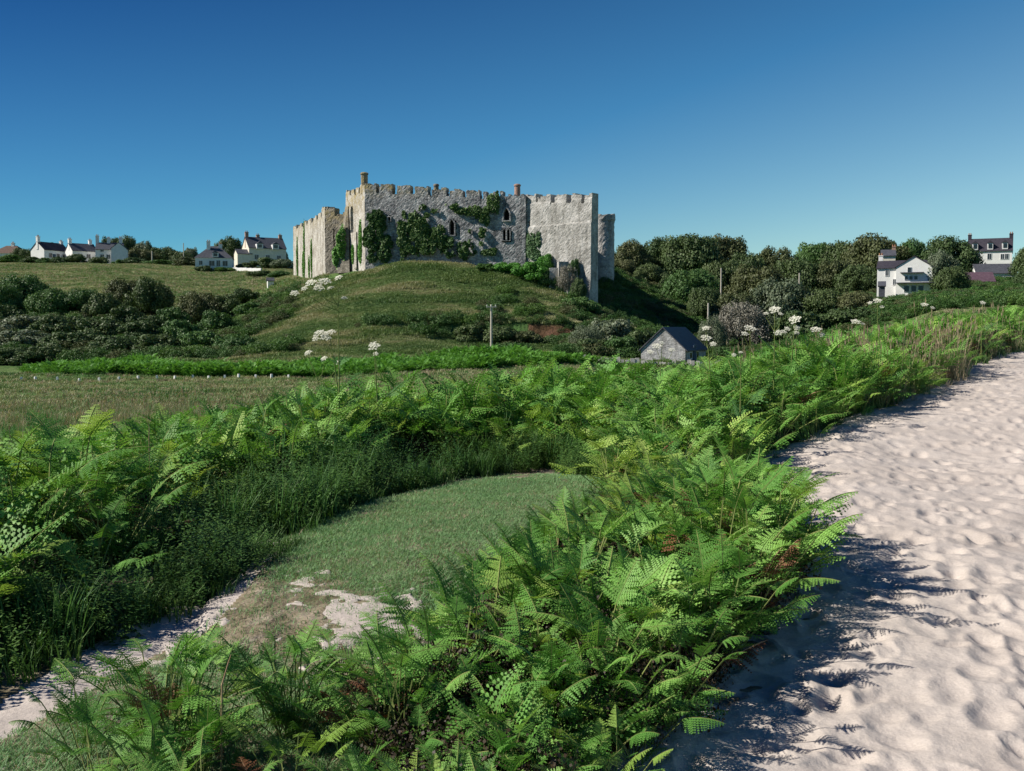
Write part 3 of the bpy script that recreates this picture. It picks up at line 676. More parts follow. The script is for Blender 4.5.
# black slabs set back in the openings, painting the unlit interior
for (a, b, yt, yb, ar) in wins:
    x0, y0, t0 = on_wall(A_, B_, a); x1, y1, t1 = on_wall(A_, B_, b); tx, ty = x1-x0, y1-y0
    l = math.hypot(tx, ty); nx_, ny_ = -ty/l, tx/l
    mb = MB(); zc0, zc1 = zat(yb, y0)-.2, zat(yt, y0)+.2
    mb.box(((x0+x1)/2+nx_*.75, (y0+y1)/2+ny_*.75, (zc0+zc1)/2), (l+.5, .1, zc1-zc0), math.atan2(ty, tx))
    PP(mb.build('window', M['dark']))
def surround(a, b, yt, yb, pointed=True, fr=.30):
    # dressed stone ring with a smooth arched opening, set into the wall
    x0, y0, _ = on_wall(A_, B_, a); x1, y1, _ = on_wall(A_, B_, b); t = Vector((x1-x0, y1-y0, 0)); w = t.length; t.normalize(); n = Vector((t.y, -t.x, 0))
    z0, z1 = zat(yb, y0), zat(yt, y0); c = Vector(((x0+x1)/2, (y0+y1)/2, 0)); h = z1-z0; rise = min(w*.75, h*.4) if pointed else w*.08
    def outl(hw, lo, hi, ri):
        p = [(-hw, lo), (-hw, hi-ri)]
        for k in range(1, 8): u = -1+k/4; p.append((hw*u, hi-ri*(abs(u)**1.7)))
        p += [(hw, hi-ri), (hw, lo)]; return p
    inn = outl(w/2, z0, z1, rise); ou = outl(w/2+fr, z0-fr*.8, z1+fr*.9, rise*1.1); mb = MB(); N_ = len(inn)
    for dep in ((.20, -.75),):
        P_ = lambda q, d: c+t*q[0]+n*d+Vector((0, 0, q[1]))
        for k in range(N_):
            k2 = (k+1) % N_
            mb.poly([P_(ou[k], .20), P_(ou[k2], .20), P_(inn[k2], .20), P_(inn[k], .20)])
            mb.poly([P_(inn[k], .20), P_(inn[k2], .20), P_(inn[k2], -.7), P_(inn[k], -.7)])
            mb.poly([P_(ou[k2], .20), P_(ou[k], .20), P_(ou[k], -.5), P_(ou[k2], -.5)])
    PP(mb.build('window_surround', M['castle_grey'], fix=False))
for w in wins: surround(w[0], w[1], w[2], w[3], w[4] > .2, .10 if w[1]-w[0] < 4 else .18)
# corner turret, chimneys
def drum(name, px, d, py0, py1, wpx, mat, cap=True, taper=.92):
    mb = MB(); x = xat(px, d); r = wpx*pxm(d)/2; za, zb = zat(py0, d), zat(py1, d); rg = random.Random(px)
    zs = np.linspace(za, zb, 6); mb.tube([(x, d, z) for z in zs], [r*(1-(1-taper)*(k/5))*rg.uniform(.96, 1.04) for k in range(6)], 12)
    if cap: mb.tube([(x, d, zb-.25), (x, d, zb-.05), (x, d, zb+.08)], [r*1.12, r*1.15, r*.8], 12)
    return PP(mb.build(name, mat))
drum('turret', 365.6, 149.5, 194, 173, 7.2, M['castle_dark'])
drum('chimney', 517.3, 157, 200, 184.6, 6.2, M['brick'])
drum('chimney', 436.8, 152, 194, 184.5, 5.2, M['castle_dark'])
# round tower
def round_tower():
    cx, cy, r = xat(603.5, 164), 165.5, 11.2*pxm(163); V = []; Fc = []; n, m = 40, 44; za, zb = 3.0, zat(213.5, 163)
    for j in range(m+1):
        for i in range(n):
            a = 2*math.pi*i/n; k = r*(1+.04*max(0, 1-(j/m)*2.2))+(_hash(np.array([i]), np.array([j]), 7)[0]-.5)*.10
            if j > m-3: k += .14
            V.append((cx+k*math.cos(a), cy+k*math.sin(a), za+(zb-za)*j/m+(.25*math.sin(a*3)*math.sin(a*5) if j == m else 0)))
    for j in range(m):
        for i in range(n): i2 = (i+1) % n; Fc.append((j*n+i, j*n+i2, (j+1)*n+i2, (j+1)*n+i))
    Fc.append(tuple(m*n+i for i in range(n)))
    PP(mesh_from('round_tower', V, Fc, M['castle_pale']))
round_tower()
# sloping buttresses at the corner tower and by the ivy
def buttress(px0, px1, d0, d1, ytop, ybot, out=1.2, spread=.5, mat='castle_left'):
    xa, xb = xat(px0, d0), xat(px1, d1); mb = MB(); zt, zb_ = zat(ytop, d0), zat(ybot, d0)-1.5
    v = [(xa, d0, zt), (xb, d1, zt), (xb+.1, d1+1.5, zt), (xa+.1, d0+1.5, zt), (xa-spread, d0-out, zb_), (xb+spread*.3, d1-out, zb_), (xb+.2, d1+1.6, zb_), (xa-spread*.6, d0+1.6, zb_)]
    mb.v = v; mb.f = [(0, 1, 2, 3), (4, 5, 1, 0), (5, 6, 2, 1), (7, 4, 0, 3), (6, 7, 3, 2), (4, 7, 6, 5)]; mb.m = [0]*6
    PP(mb.build('buttress', M[mat]))
buttress(346.3, 349.2, 155.5, 154.4, 207, 264, 1.4, 1.2, 'castle_dark')
buttress(355.5, 357.0, 151.6, 151, 232, 259, .35, .1)
# stub of masonry in front of the end wall
mb = MB()
x0 = xat(556, 138.5)
for (dx, w, z0, z1) in ((0, 2.2, 5, zat(268, 138)), (.9, 1.6, 5, zat(262, 138)), (2.0, 1.6, 5, zat(272, 138))):
    mb.box((x0+dx, 138.3-.5*dx, (z0+z1)/2), (w, 1.6, z1-z0), .15*dx, top=.86)
PP(mb.build('broken_masonry', M['castle_pale']))
# inner ranges: roofs just visible as a plateau of masonry
mb = MB(); mb.box((-6, 163, 10.5), (26, 10, 13)); PP(mb.build('inner_range', M['castle_dark']))

# ivy on the walls
def ivy(label, P0, P1, blobs, n, mat='ivy', size=.22, depth=.7, name='ivy'):
    rg = np.random.default_rng(len(label)+int(blobs[0][0])); C = []; Rd = []
    t = np.array([P1[0]-P0[0], P1[1]-P0[1]]); t /= np.linalg.norm(t); nv = np.array([t[1], -t[0]])
    Vs = []; tot = sum(b[2]*b[3] for b in blobs)
    for (px, py, rx, ry) in blobs:
        x, y, _ = on_wall(P0, P1, px); z = zat(py, y); rxm, rym = rx*pxm(y), ry*pxm(y); k = int(n*rx*ry/tot)
        u = rg.normal(size=(k, 2)); u = u/np.linalg.norm(u, axis=1)[:, None]*(rg.random(k)**.5*(1.12+.7*fbm(u[:, 0]*3, u[:, 1]*3, 4)))[:, None]
        th = depth*np.sqrt(np.maximum(.05, 1-(u**2).sum(1)))*rg.uniform(.5, 1.05, k)
        bump = .35*depth*vn(u[:, 0]*rxm*1.1+9, u[:, 1]*rym*1.1, 3)
        ok = (vn(u[:, 0]*rxm*1.6+k, u[:, 1]*rym*1.3+5, 41)*.6+vn(u[:, 0]*rxm*4, u[:, 1]*rym*3.5, 43)*.4) > (.34+.28*(u**2).sum(1) if mat != 'ivy_lime' else .12); u, th, bump = u[ok], th[ok], bump[ok]; k = len(u)
        p = np.stack([x+t[0]*u[:, 0]*rxm+nv[0]*(th+bump), y+t[1]*u[:, 0]*rxm+nv[1]*(th+bump), z+u[:, 1]*rym], 1)
        nr = np.array([nv[0], nv[1], .3])+rg.normal(size=(k, 3))*.6; nr /= np.linalg.norm(nr, axis=1)[:, None]
        a = np.cross(nr, rg.normal(size=(k, 3))); a /= np.linalg.norm(a, axis=1)[:, None]; b = np.cross(nr, a); s = size*rg.uniform(.5, 1.3, k)[:, None]
        Vs.append(np.stack([p-a*s-b*s*.4, p+a*s*.3-b*s, p+a*s+b*s*.3, p-a*s*.2+b*s], 1).reshape(-1, 3))
    V = np.concatenate(Vs); o = mesh_from(name, V, np.arange(len(V)).reshape(-1, 4), M[mat]); tag(o, label, 'ivy', 'ivy growing on the castle walls'); return o
ivy('dark ivy mass beside the lit corner of the castle front', A_, B_, [(372, 238, 8, 24), (381, 228, 6, 13), (385, 248, 8, 14), (376, 218, 8, 8)], 8200)
ivy('largest dark ivy mass on the castle front wall', A_, B_, [(404, 236, 6, 22), (420, 232, 12, 22), (430, 245, 12, 14), (412, 222, 9, 10), (436, 236, 9, 10), (410, 250, 9, 8)], 13500)
ivy('low ivy under the tall front wall window opening', A_, B_, [(452, 247, 10, 9), (466, 250, 9, 9), (443, 242, 5, 9)], 2600)
ivy('ivy trailing from the battlements beside the arched window', A_, B_, [(494, 203, 6, 10), (487, 215, 8, 8), (475, 212, 9, 5), (464, 211, 8, 3), (456, 207, 5, 3), (482, 235, 4, 8)], 4200, depth=.5)
ivy('thin straggly ivy around the small twin window', A_, B_, [(490, 252, 8, 4), (470, 232, 3, 3), (421, 207, 5, 3), (437, 211, 6, 3), (446, 205, 3, 4)], 1100, depth=.35, size=.16)
ivy('pale green ivy at the joint of front and end walls', B2, C_, [(532, 246, 8, 15), (536, 256, 8, 8), (540, 240, 4, 8)], 3800, 'ivy_pale', depth=.5, size=.18)
ivy('lime green ivy strip beside the castle corner', D_, A_, [(360.5, 242, 3.4, 18), (360, 252, 4.2, 8), (353, 254, 2.2, 8)], 3600, 'ivy_lime', depth=.2, size=.13)
ivy('lime green ivy on the sloping corner buttress', W2(336, 156), W2(352, 153), [(341, 257, 4, 12), (345, 244, 3.2, 16)], 3200, 'ivy_lime', depth=1.4, size=.14)
for lab, bl in (('green ivy strip nearest the far end of the low wall', [(297.3, 260, 2.0, 19)]), ('tallest green ivy strip on the low curtain wall', [(304.3, 250, 2.0, 25), (303, 266, 2.1, 12)]), ('short green ivy strip nearest the low wall corner', [(311.5, 258, 2.0, 16), (309, 268, 2.1, 10)])):
    ivy(lab, F_, E_, bl, 2200, 'ivy_lime', depth=.15, size=.14)

# ------------------------------------------------------------------ HOUSES
def block(mb_w, mb_r, c, L, Wd, ze, zr, rz, over=.25, hip=0):
    """walls + pitched roof; local x along the ridge, front is local -y"""
    ct, st = math.cos(rz), math.sin(rz)
    def T(x, y, z): return (c[0]+x*ct-y*st, c[1]+x*st+y*ct, c[2]+z)
    a, b = L/2, Wd/2; n = len(mb_w.v)
    mb_w.v += [T(-a, -b, -1.5), T(a, -b, -1.5), T(a, b, -1.5), T(-a, b, -1.5), T(-a, -b, ze), T(a, -b, ze), T(a, b, ze), T(-a, b, ze)]
    F4 = [(0, 1, 5, 4), (2, 3, 7, 6)]
    if not hip:
        mb_w.v += [T(-a, 0, zr), T(a, 0, zr)]; F4 += [(3, 0, 4, 8, 7), (1, 2, 6, 9, 5)]
    else: F4 += [(3, 0, 4, 7), (1, 2, 6, 5)]
    F4 += [(0, 3, 2, 1)]
    for f in F4: mb_w.f.append(tuple(n+i for i in f)); mb_w.m.append(0)
    k = over; t = .12; sl = (zr-ze)/b
    if not hip:
        for s in (-1, 1):
            q = [T(-a-k*.6, s*(b+k), ze-sl*k+.05), T(a+k*.6, s*(b+k), ze-sl*k+.05), T(a+k*.6, 0, zr+.06), T(-a-k*.6, 0, zr+.06)]
            mb_r.prism(q, (0, 0, t))
    else:
        e_ = [T(-a-k, -b-k, ze), T(a+k, -b-k, ze), T(a+k, b+k, ze), T(-a-k, b+k, ze)]; r1, r2 = T(-a+hip, 0, zr), T(a-hip, 0, zr)
        n = len(mb_r.v); mb_r.v += e_+[r1, r2]
        for f in ((0, 1, 5, 4), (1, 2, 5), (2, 3, 4, 5), (3, 0, 4), (0, 3, 2, 1)): mb_r.f.append(tuple(n+i for i in f)); mb_r.m.append(0)
    return T
def house(name, label, px, base, d, Lpx, Wm, he, hr, rot=0, wall='white', roof='slate', chim=(), wins=(), dormers=(), hip=0, wings=(), cat='house', group=None, door=None, chw=.9, chm=None):
    """px: image column of the centre, base: image row of the ground line"""
    x = xat(px, d); z = zat(base, d); r = empty(name, (x, d, z), R(rot)); tag(r, label, cat, group)
    L = Lpx*pxm(d)/max(.25, math.cos(R(rot))); w, rf = MB(), MB()
    block(w, rf, (0, 0, 0), L, Wm, he, hr, 0, hip=hip)
    for (cx, cy, L2, W2_, he2, hr2, rz2) in wings: block(w, rf, (cx, cy, 0), L2, W2_, he2, hr2, R(rz2))
    w.build('wall', M[wall], r); ro = rf.build('roof', M[roof], r)
    for (cx, cy, top) in chim:
        m = MB(); m.box((cx*L/2, cy, (hr*.6+top)/2), (chw, chw*.8, top-hr*.6)); m.box((cx*L/2, cy, top+.06), (chw*1.18, chw*.98, .14)); c = m.build('chimney', M[chm or (wall if wall == 'white' else 'brick')], r)
        m = MB()
        for q in (-.2, .2): m.tube([(cx*L/2+q, cy, top+.1), (cx*L/2+q, cy, top+.55)], [.12, .10], 8)
        po = m.build('chimney_pot', M['pot'], c)
    def opening(x_, z_, w_, h_, y_, rz=0):
        m = MB(); m.box((0, 0, 0), (w_+.16, .1, h_+.16)); f = m.build('window', M['frame'], r); f.location = (x_, y_, z_); f.rotation_euler = (0, 0, rz)
        m = MB(); m.box((-w_/4-.01, -.035, 0), (w_/2-.05, .06, h_-.04)); m.box((w_/4+.01, -.035, 0), (w_/2-.05, .06, h_-.04)); m.build('pane', M['glass'], f)
    for (fx, z_, w_, h_) in wins: opening(fx*L/2, z_, w_, h_, -Wm/2-.03)
    for (fx, zc, w_, h_) in dormers:
        yy = -Wm/2+Wm/2*((zc-he)/(hr-he)); m = MB()
        m.box((fx*L/2, yy+.2, zc+h_/2-.2), (w_, 1.6, h_)); m.prism([(fx*L/2-w_/2-.1, yy-.75, zc+h_-.2), (fx*L/2+w_/2+.1, yy-.75, zc+h_-.2), (fx*L/2, yy-.75, zc+h_+.45)], (0, 1.9, 0), 1)
        dm = m.build('dormer', [M['frame'], M[roof]], r)
        m = MB(); m.box((fx*L/2, yy-.63, zc+h_/2-.15), (w_*.62, .08, h_*.62)); m.build('pane', M['glass'], dm)
    if door:
        m = MB(); m.box((door[0]*L/2, -Wm/2-.04, 1.0), (1.0, .1, 2.1)); m.build('door', M['door'], r)
    return r
# barn in the valley (gable to the left, dark roof)
house('barn', 'small stone barn with dark slate roof at the hill foot', 674.5, 364, 106.5, 33.6, 4.7, 1.6, 3.78, 65, 'barn', 'slate', cat='barn',
      wins=[(-.55, 1.0, .9, .6), (.1, .9, .9, .9)], door=(-.15,))
# hilltop cottages on the left
house('cottage', 'low brown roofed bungalow at the far left of the hilltop', 14, 262.5, 312, 30, 7, 2.6, 5.2, -4, 'white', 'brownroof', hip=3.0, chim=[(.1, 0, 5.9)])
house('cottage', 'dark roofed cottage with white gable and tall end chimney, hilltop', 52, 261.5, 300, 12.4, 5.6, 3.2, 5.5, 65, 'white', 'darkslate', chim=[(-.93, 0, 7.0), (.93, 0, 6.2)],
      wins=[(-.5, 1.6, 1.1, 1.3), (.1, 1.6, 1.1, 1.3), (.6, 1.6, 1.1, 1.3)], door=(-.2,))
house('cottage', 'blue slate roofed cottage in the middle of the hilltop row', 83, 261.5, 301, 17, 5.4, 3.0, 5.2, 45, 'white', 'slate', chim=[(-.9, 0, 6.4), (.75, 0, 6.4)],
      wins=[(-.4, 1.5, 1.1, 1.2), (.3, 1.5, 1.1, 1.2)])
house('cottage', 'slate roofed white house with a hipped wing ending the hilltop row', 112, 262, 300, 24, 5.6, 3.5, 5.6, 14, 'white', 'slate', chim=[(-.95, 0, 7.6), (-.1, 0, 7.0), (.8, 0, 7.2)],
      wins=[(-.5, 1.4, 1.0, 1.2), (-.05, 1.4, 1.0, 1.2), (-.5, 3.2, .9, .8)], wings=[(3.0, -2.6, 4.0, 4.2, 3.7, 5.4, 90)])
house('cottage', 'white villa with pyramid slate roof and two white chimneys', 216, 270, 262, 34, 7.2, 2.9, 6.2, 12, 'white', 'slate', hip=3.4, chim=[(-.32, -.9, 7.2), (.32, -.3, 6.6)],
      wins=[(-.1, 1.5, 1.3, 1.3), (.25, 1.5, .9, 1.5), (.62, 1.5, 1.2, 1.3), (-.7, 1.6, .8, 1.0)], dormers=[(.1, 3.3, 1.5, 1.1)])
house('house', 'gabled pale house with paired dormers below its ridge, hilltop', 265, 264, 284, 32, 7.5, 4.2, 7.3, 30, 'cream', 'slate', chim=[(-.92, 0, 8.6), (-.3, .4, 8.0), (.9, 0, 8.2)],
      wins=[(-.6, 1.6, 1.1, 1.3), (0, 1.6, 1.1, 1.3), (.6, 1.6, 1.1, 1.3)], dormers=[(-.45, 4.1, 1.8, 1.4), (.4, 4.1, 1.8, 1.4)], wings=[(-6.5, -2.0, 4, 3.6, 2.4, 3.6, 0)])
# houses among the trees on the right
house('house', 'white house with front gable and slate roof among trees', 903, 294.5, 170, 44, 6.4, 4.3, 5.6, -24, 'white', 'darkslate', chim=[(-.93, .5, 6.6)],
      wins=[(-.62, 3.55, .5, .95), (-.32, 2.0, .5, .95)], wings=[(1.7, -.6, 6.6, 5.6, 4.4, 6.1, 90)], chw=.7)
# windows and porch canopy of its gable wing sit proud of the wing
hw = [o for o in bpy.data.objects if o.get('label', '').startswith('white house with front gable')][0]
def on_wing(dx, z, w_, h_):
    m = MB(); m.box((0, 0, 0), (w_+.12, .1, h_+.12)); f = m.build('window', M['frame'], hw); f.location = (1.7+dx, -3.94, z-.15)
    m = MB(); m.box((0, -.03, 0), (w_, .08, h_)); m.build('pane', M['glass'], f)
on_wing(-.75, 4.1, .5, .75)
for q in (-1.2, -.45, .3): on_wing(q, 2.75, .45, .55)
for q in (-1.1, 0, 1.1): on_wing(q, .95, .75, .95)
m = MB(); m.box((0, 0, 0), (3.6, .9, .12)); c = m.build('canopy', M['slate'], hw); c.location = (1.4, -4.35, 3.45)
m = MB(); m.box((0, 0, 0), (6.0, 1.6, .12)); c = m.build('porch_roof', M['slate'], hw); c.location = (2.0, -4.7, 1.75)
house('outhouse', 'small blue grey outhouse left of the white gabled house', 881, 295, 166, 5.5, 1.8, 1.5, 2.1, -20, 'slate', 'slate', cat='shed')
house('house', 'slate roofed house half hidden behind the white gabled house', 886.5, 268, 196, 12, 5, 2.2, 3.4, -18, 'cream', 'slate', chim=[(.85, 0, 4.0)], chw=.6)
house('house', 'tall white house with three roof dormers on the skyline', 988, 277.5, 236, 35, 7, 6.0, 9.0, -24, 'white', 'darkslate', chim=[(-.97, 0, 10.0), (.97, 0, 10.0)], chw=.8, chm='darkslate',
      wins=[(-.05, 4.7, .8, 1.3), (.55, 4.6, .7, 1.2), (.75, 4.6, .7, 1.2), (-.7, 2.0, .9, 1.4), (-.2, 2.0, .9, 1.4), (.3, 2.0, .9, 1.4), (.75, 2.0, .9, 1.4)],
      dormers=[(-.72, 6.5, 1.2, 1.5), (-.02, 6.5, 1.2, 1.5), (.66, 6.5, 1.2, 1.5)])
house('house', 'long low house with grey slate roof and white gable', 991, 284, 208, 36, 5.2, 2.1, 4.0, -10, 'white', 'slate', wins=[(.2, 1.0, 1.2, .8), (.62, 1.0, 1.0, .8), (-.2, 1.0, 1.0, .8)])
house('outbuilding', 'purple slate roofed outbuilding with a low stone wall side', 972, 289.5, 190, 33, 5.0, 1.4, 3.1, -12, 'barn', 'purple', cat='outbuilding')
# small shed and garden walls near the villa
house('shed', 'tiny white shed at the left foot of the castle hill', 271, 287, 178, 5.5, 1.2, 1.1, 1.5, 20, 'white', 'slate', cat='shed')
def wall_line(label, pts, h, th, mat, name='garden_wall', cat='wall', rag=.06, seg=.5):
    rg = random.Random(len(label)); mb = MB()
    for (p0, p1) in zip(pts[:-1], pts[1:]):
        L = math.dist(p0, p1); n = max(1, int(L/seg)); a = math.atan2(p1[1]-p0[1], p1[0]-p0[0])
        for k in range(n):
            t = (k+.5)/n; x = p0[0]+(p1[0]-p0[0])*t; y = p0[1]+(p1[1]-p0[1])*t; z = h1(x, y); hh = h*rg.uniform(1-rag*3, 1+rag*3)
            mb.box((x+rg.uniform(-rag, rag), y+rg.uniform(-rag, rag), z+hh/2-.2), (L/n*1.0-.01, th*rg.uniform(.85, 1.1), hh+.4), a+rg.uniform(-rag, rag), top=1-rag*2)
    o = mb.build(name, M[mat]); tag(o, label, cat); return o
wall_line('low white garden wall right of the hilltop villa', [(xat(234, 258), 258), (xat(262, 250), 250)], .9, .3, 'white', rag=.01, seg=2)
wall_line('dry stone wall along the field at the castle hill foot', [(xat(548, 101), 101), (xat(600, 100), 100), (xat(640, 99.5), 99.5), (xat(724, 98), 98)], .55, .5, 'palestone', name='stone_wall', seg=.45, rag=.1)
# row of white marker stones along the valley field
xs = [20, 34, 56, 78, 98, 118, 137, 156, 174, 192, 208, 224, 238, 255, 271, 288]
def stone_mesh():
    mb = MB(); mb.box((0, 0, .12), (.2, .18, .4), .2, top=.75); return mb.build('marker', M['white'], link=False)
sm = stone_mesh()
for i, px in enumerate(xs):
    d = 83+(px/300)*3; x = xat(px, d); o = bpy.data.objects.new('marker_stone', sm); COL.objects.link(o); o.location = (x, d, h1(x, d)); o.rotation_euler = (0, 0, i*.7); o.scale = (1, 1, .9+.3*((i*7) % 5)/5)
    tag(o, 'small white marker stone in the row along the valley field edge', 'marker stone', 'white marker stones along the field edge')
# utility poles
def pole(label, px, top, d, w=.22, arms=1, base=None):
    x = xat(px, d); z = h1(x, d); zt = zat(top, d); r = empty('utility_pole', (x, d, z)); tag(r, label, 'pole')
    mb = MB(); mb.tube([(0, 0, -.3), (0, 0, zt-z)], [w*.55, w*.42], 8); mb.build('post', M['pole'], r)
    if arms:
        mb = MB(); mb.box((0, -.12, zt-z-.25), (1.1, .1, .12)); ar = mb.build('crossarm', M['pole'], r)
        for q in (-.45, 0, .45):
            mb = MB(); mb.tube([(q, -.12, zt-z-.19), (q, -.12, zt-z-.02)], [.05, .06], 6); mb.build('insulator', M['petal'], ar)
pole('pale utility pole with crossarm standing before the castle hill', 491.3, 304.5, 104, .24)
pole('utility pole in front of the dark trees right of the castle', 720.5, 268, 168, .26, 0)
pole('utility pole among trees left of the white gabled house', 798.5, 273, 150, .24, 0)
pole('thin pole beside the pale twiggy scrub behind the barn', 708, 303, 118, .22, 0)
pole('pole on the hilltop between the cottages and the villa', 153.5, 251, 286, .4, 0)
pole('slender white pole behind the cottages on the hilltop', 185, 243, 300, .3, 0)

# ------------------------------------------------------------------ TREES AND SHRUBS
G1 = 'trees of the wood right of the castle'
for (px, top, w, d, mat, lab) in [
 (630, 238, 44, 214, 'brownoak', 'olive brown tree on the skyline nearest the round tower'),
 (655, 235.5, 48, 222, 'oak', 'skyline tree second from the round tower'),
 (688, 231, 66, 216, 'oak', 'broad tall tree at the summit of the wood beyond the castle'),
 (722, 232, 54, 226, 'brownoak', 'rounded skyline tree ending the highest run of the wood'),
 (744, 248, 44, 206, 'oak', 'tree filling the dip in the skyline of the wood'),
 (775, 244, 58, 210, 'brownoak', 'olive brown skyline tree in the middle of the wood'),
 (812, 240, 44, 240, 'green', 'small green skyline tree right of the olive brown one'),
 (843, 238, 46, 236, 'oak', 'dark skyline tree left of the broad one above the white house'),
 (874, 231, 66, 226, 'brownoak', 'broad dense tree on the skyline above the white gabled house'),
 (909, 237, 44, 226, 'green', 'skyline tree between the two tallest right hand crowns'),
 (948, 234, 58, 214, 'oak', 'tall domed tree left of the three dormer house'),
 (1034, 240, 46, 200, 'oak', 'tree at the picture edge right of the three dormer house'),
 (622, 258, 36, 192, 'brownoak', 'lower olive tree close behind the round tower'),
 (648, 262, 40, 190, 'oak', 'dark lower tree in front of the skyline near the castle'),
 (690, 266, 62, 178, 'green', 'bright green spreading tree above the castle shadow'),
 (722, 256, 46, 194, 'oak', 'dark tree just behind the left pole in the wood'),
 (756, 262, 58, 186, 'brownoak', 'olive tree in the middle rank of the wood'),
 (796, 256, 56, 190, 'oak', 'deep green tree in the middle rank above the right pole'),
 (833, 258, 50, 188, 'brownoak', 'olive tree in the middle rank left of the white house'),
 (858, 262, 46, 180, 'oak', 'dark tree close to the left side of the white house'),
 (941, 247, 34, 166, 'grey', 'round grey green tree standing against the white house gable'),
 (950, 264, 36, 163, 'oak', 'dark tree between the white house and the outbuilding'),
 (1030, 268, 34, 165, 'oak', 'dark tree right of the long low slate roofed house'),
 (704, 284, 36, 162, 'oak', 'small dark tree at the lower edge of the castle shadow'),
 (735, 290, 50, 150, 'brownoak', 'low olive tree behind the pale scrub'),
 (776, 276, 72, 152, 'grey', 'grey green willow at the lower edge of the wood'),
 (818, 284, 60, 150, 'oak', 'dark lower tree right of the grey willow'),
 (854, 290, 56, 148, 'brownoak', 'olive lower tree in front of the white house garden'),
 (672, 272, 34, 184, 'oak', 'dark shrubby tree at the upper edge of the castle shadow'),
 ]:
    tree(lab, px, top, w, d, mat, trunk=.1, group=G1)
for (px, top, w, d, mat, kind, lab, base) in [
 (739, 297, 58, 122, 'twig', 'fine', 'pale twiggy leafless scrub behind the barn', 348),
 (712, 312, 30, 116, 'grey', 'fine', 'grey green bush just right of the barn roof', 352),
 (765, 312, 42, 122, 'grey', 'fine', 'pale grey bush right of the twiggy scrub', 352),
 (800, 308, 60, 120, 'oak', 'shrub', 'dark hedge bush below the wood behind the white umbels', None),
 (845, 304, 60, 122, 'oak', 'shrub', 'dark bush below the wood near its right end', None),
 (882, 300, 36, 140, 'green', 'shrub', 'green bush under the left corner of the white house', None),
 (905, 296, 46, 150, 'green', 'shrub', 'garden bush before the white house ground floor', None),
 (935, 292, 50, 140, 'oak', 'shrub', 'dark bush before the right end of the white house', None),
 (962, 290, 46, 142, 'oak', 'shrub', 'dark hedge under the purple slate roof', None),
 (975, 285, 20, 160, 'bright', 'shrub', 'small lime green bush beside the purple roofed outbuilding', None),
 (1002, 286, 44, 150, 'green', 'shrub', 'green bush at the right edge below the low house', None),
 (610, 316, 60, 116, 'grey', 'shrub', 'large scrubby bush on the hill flank left of the barn', 352),
 (585, 322, 40, 112, 'grey', 'fine', 'grey thorny bush above the dry stone wall', 352),
 (640, 328, 40, 113, 'oak', 'shrub', 'dark bush touching the left side of the barn', 356),
 (470, 322, 40, 120, 'oak', 'shrub', 'dark scrub added as shade at the left end of the red earth bank', 344),  # this bush and the next three are added to darken the scarp hollow
 (500, 324, 46, 119.5, 'oak', 'shrub', 'dark scrub added as shade in the middle under the hill bank', 344),
 (525, 329, 36, 119.5, 'brownoak', 'shrub', 'dark scrub added as shade left of the bare red earth', 344),
 (560, 333, 44, 119.5, 'oak', 'shrub', 'dark scrub added as shade below the bare red earth', 347),
 (592, 336, 46, 108, 'oak', 'shrub', 'dark low bush just behind the dry stone wall', 358),
 (622, 334, 46, 108, 'green', 'shrub', 'greener low bush behind the dry stone wall near the barn', 358),
 ]:
    tree(lab, px, top, w, d, mat, kind, .04, 'shrub', 'bush', 'bushes around the barn and the wood', base)
# scrub at the foot of the castle end wall
for (px, top, w, d, mat, kind, lab, base) in [
 (508, 261, 34, 141, 'bright', 'shrub', 'bright green bush under the twin window of the castle', None),
 (532, 260, 44, 139.5, 'bright', 'shrub', 'largest bright green bush at the castle wall foot', None),
 (548, 268, 24, 138.5, 'green', 'shrub', 'green bush left of the broken masonry', None),
 (546, 252, 18, 140.3, 'bright', 'shrub', 'bright shrub climbing between ivy and end wall', 272),
 (568, 262, 24, 137, 'twig', 'fine', 'grey dead shrub leaning on the castle end wall', 290),
 (574, 256, 14, 137.4, 'green', 'shrub', 'narrow green shrub behind the dead shrub', 282),
 (579, 276, 16, 135, 'oak', 'shrub', 'dark bush low against the castle end wall', None),
 (486, 264, 26, 141.5, 'weed', 'shrub', 'low weedy bush at the foot of the castle front', None),
 (578, 295, 38, 131, 'green', 'shrub', 'rounded hummock of scrub below the castle end', None),
 ]:
    tree(lab, px, top, w, d, mat, kind, .03, 'shrub', 'bush', 'shrubs at the castle wall foot', base)
# left valley
G2 = 'bushes and small trees in the left valley'
for (px, top, w, d, mat, lab) in [
 (20, 273, 62, 168, 'green', 'tallest green tree at the left end of the valley thicket'),
 (2, 281, 44, 160, 'green', 'green bush at the very left edge of the valley'),
 (50, 286, 50, 160, 'green', 'mid green bush right of the tallest left tree'),
 (80, 287, 54, 162, 'green', 'broad green bush in the middle of the valley thicket'),
 (104, 291, 40, 158, 'oak', 'dark bush between the green bush and the twin crowned tree'),
 (127, 276, 46, 170, 'brownoak', 'lighter half of the twin crowned valley tree'),
 (152, 275, 46, 166, 'oak', 'darker half of the twin crowned valley tree'),
 (200, 289, 46, 156, 'brownoak', 'olive round bush at the right end of the valley trees'),
 (226, 292, 36, 160, 'oak', 'small dark bush where the valley meets the castle hill'),
 (245, 287, 36, 168, 'oak', 'flat dark bush climbing toward the castle hill'),
 (172, 305, 34, 150, 'green', 'low green bush below the dark twin tree'),
 (150, 314, 30, 146, 'oak', 'small dark bush in the valley centre'),
 ]:
    tree(lab, px, top, w, d, mat, 'round' if w > 40 else 'shrub', .08, group=G2)
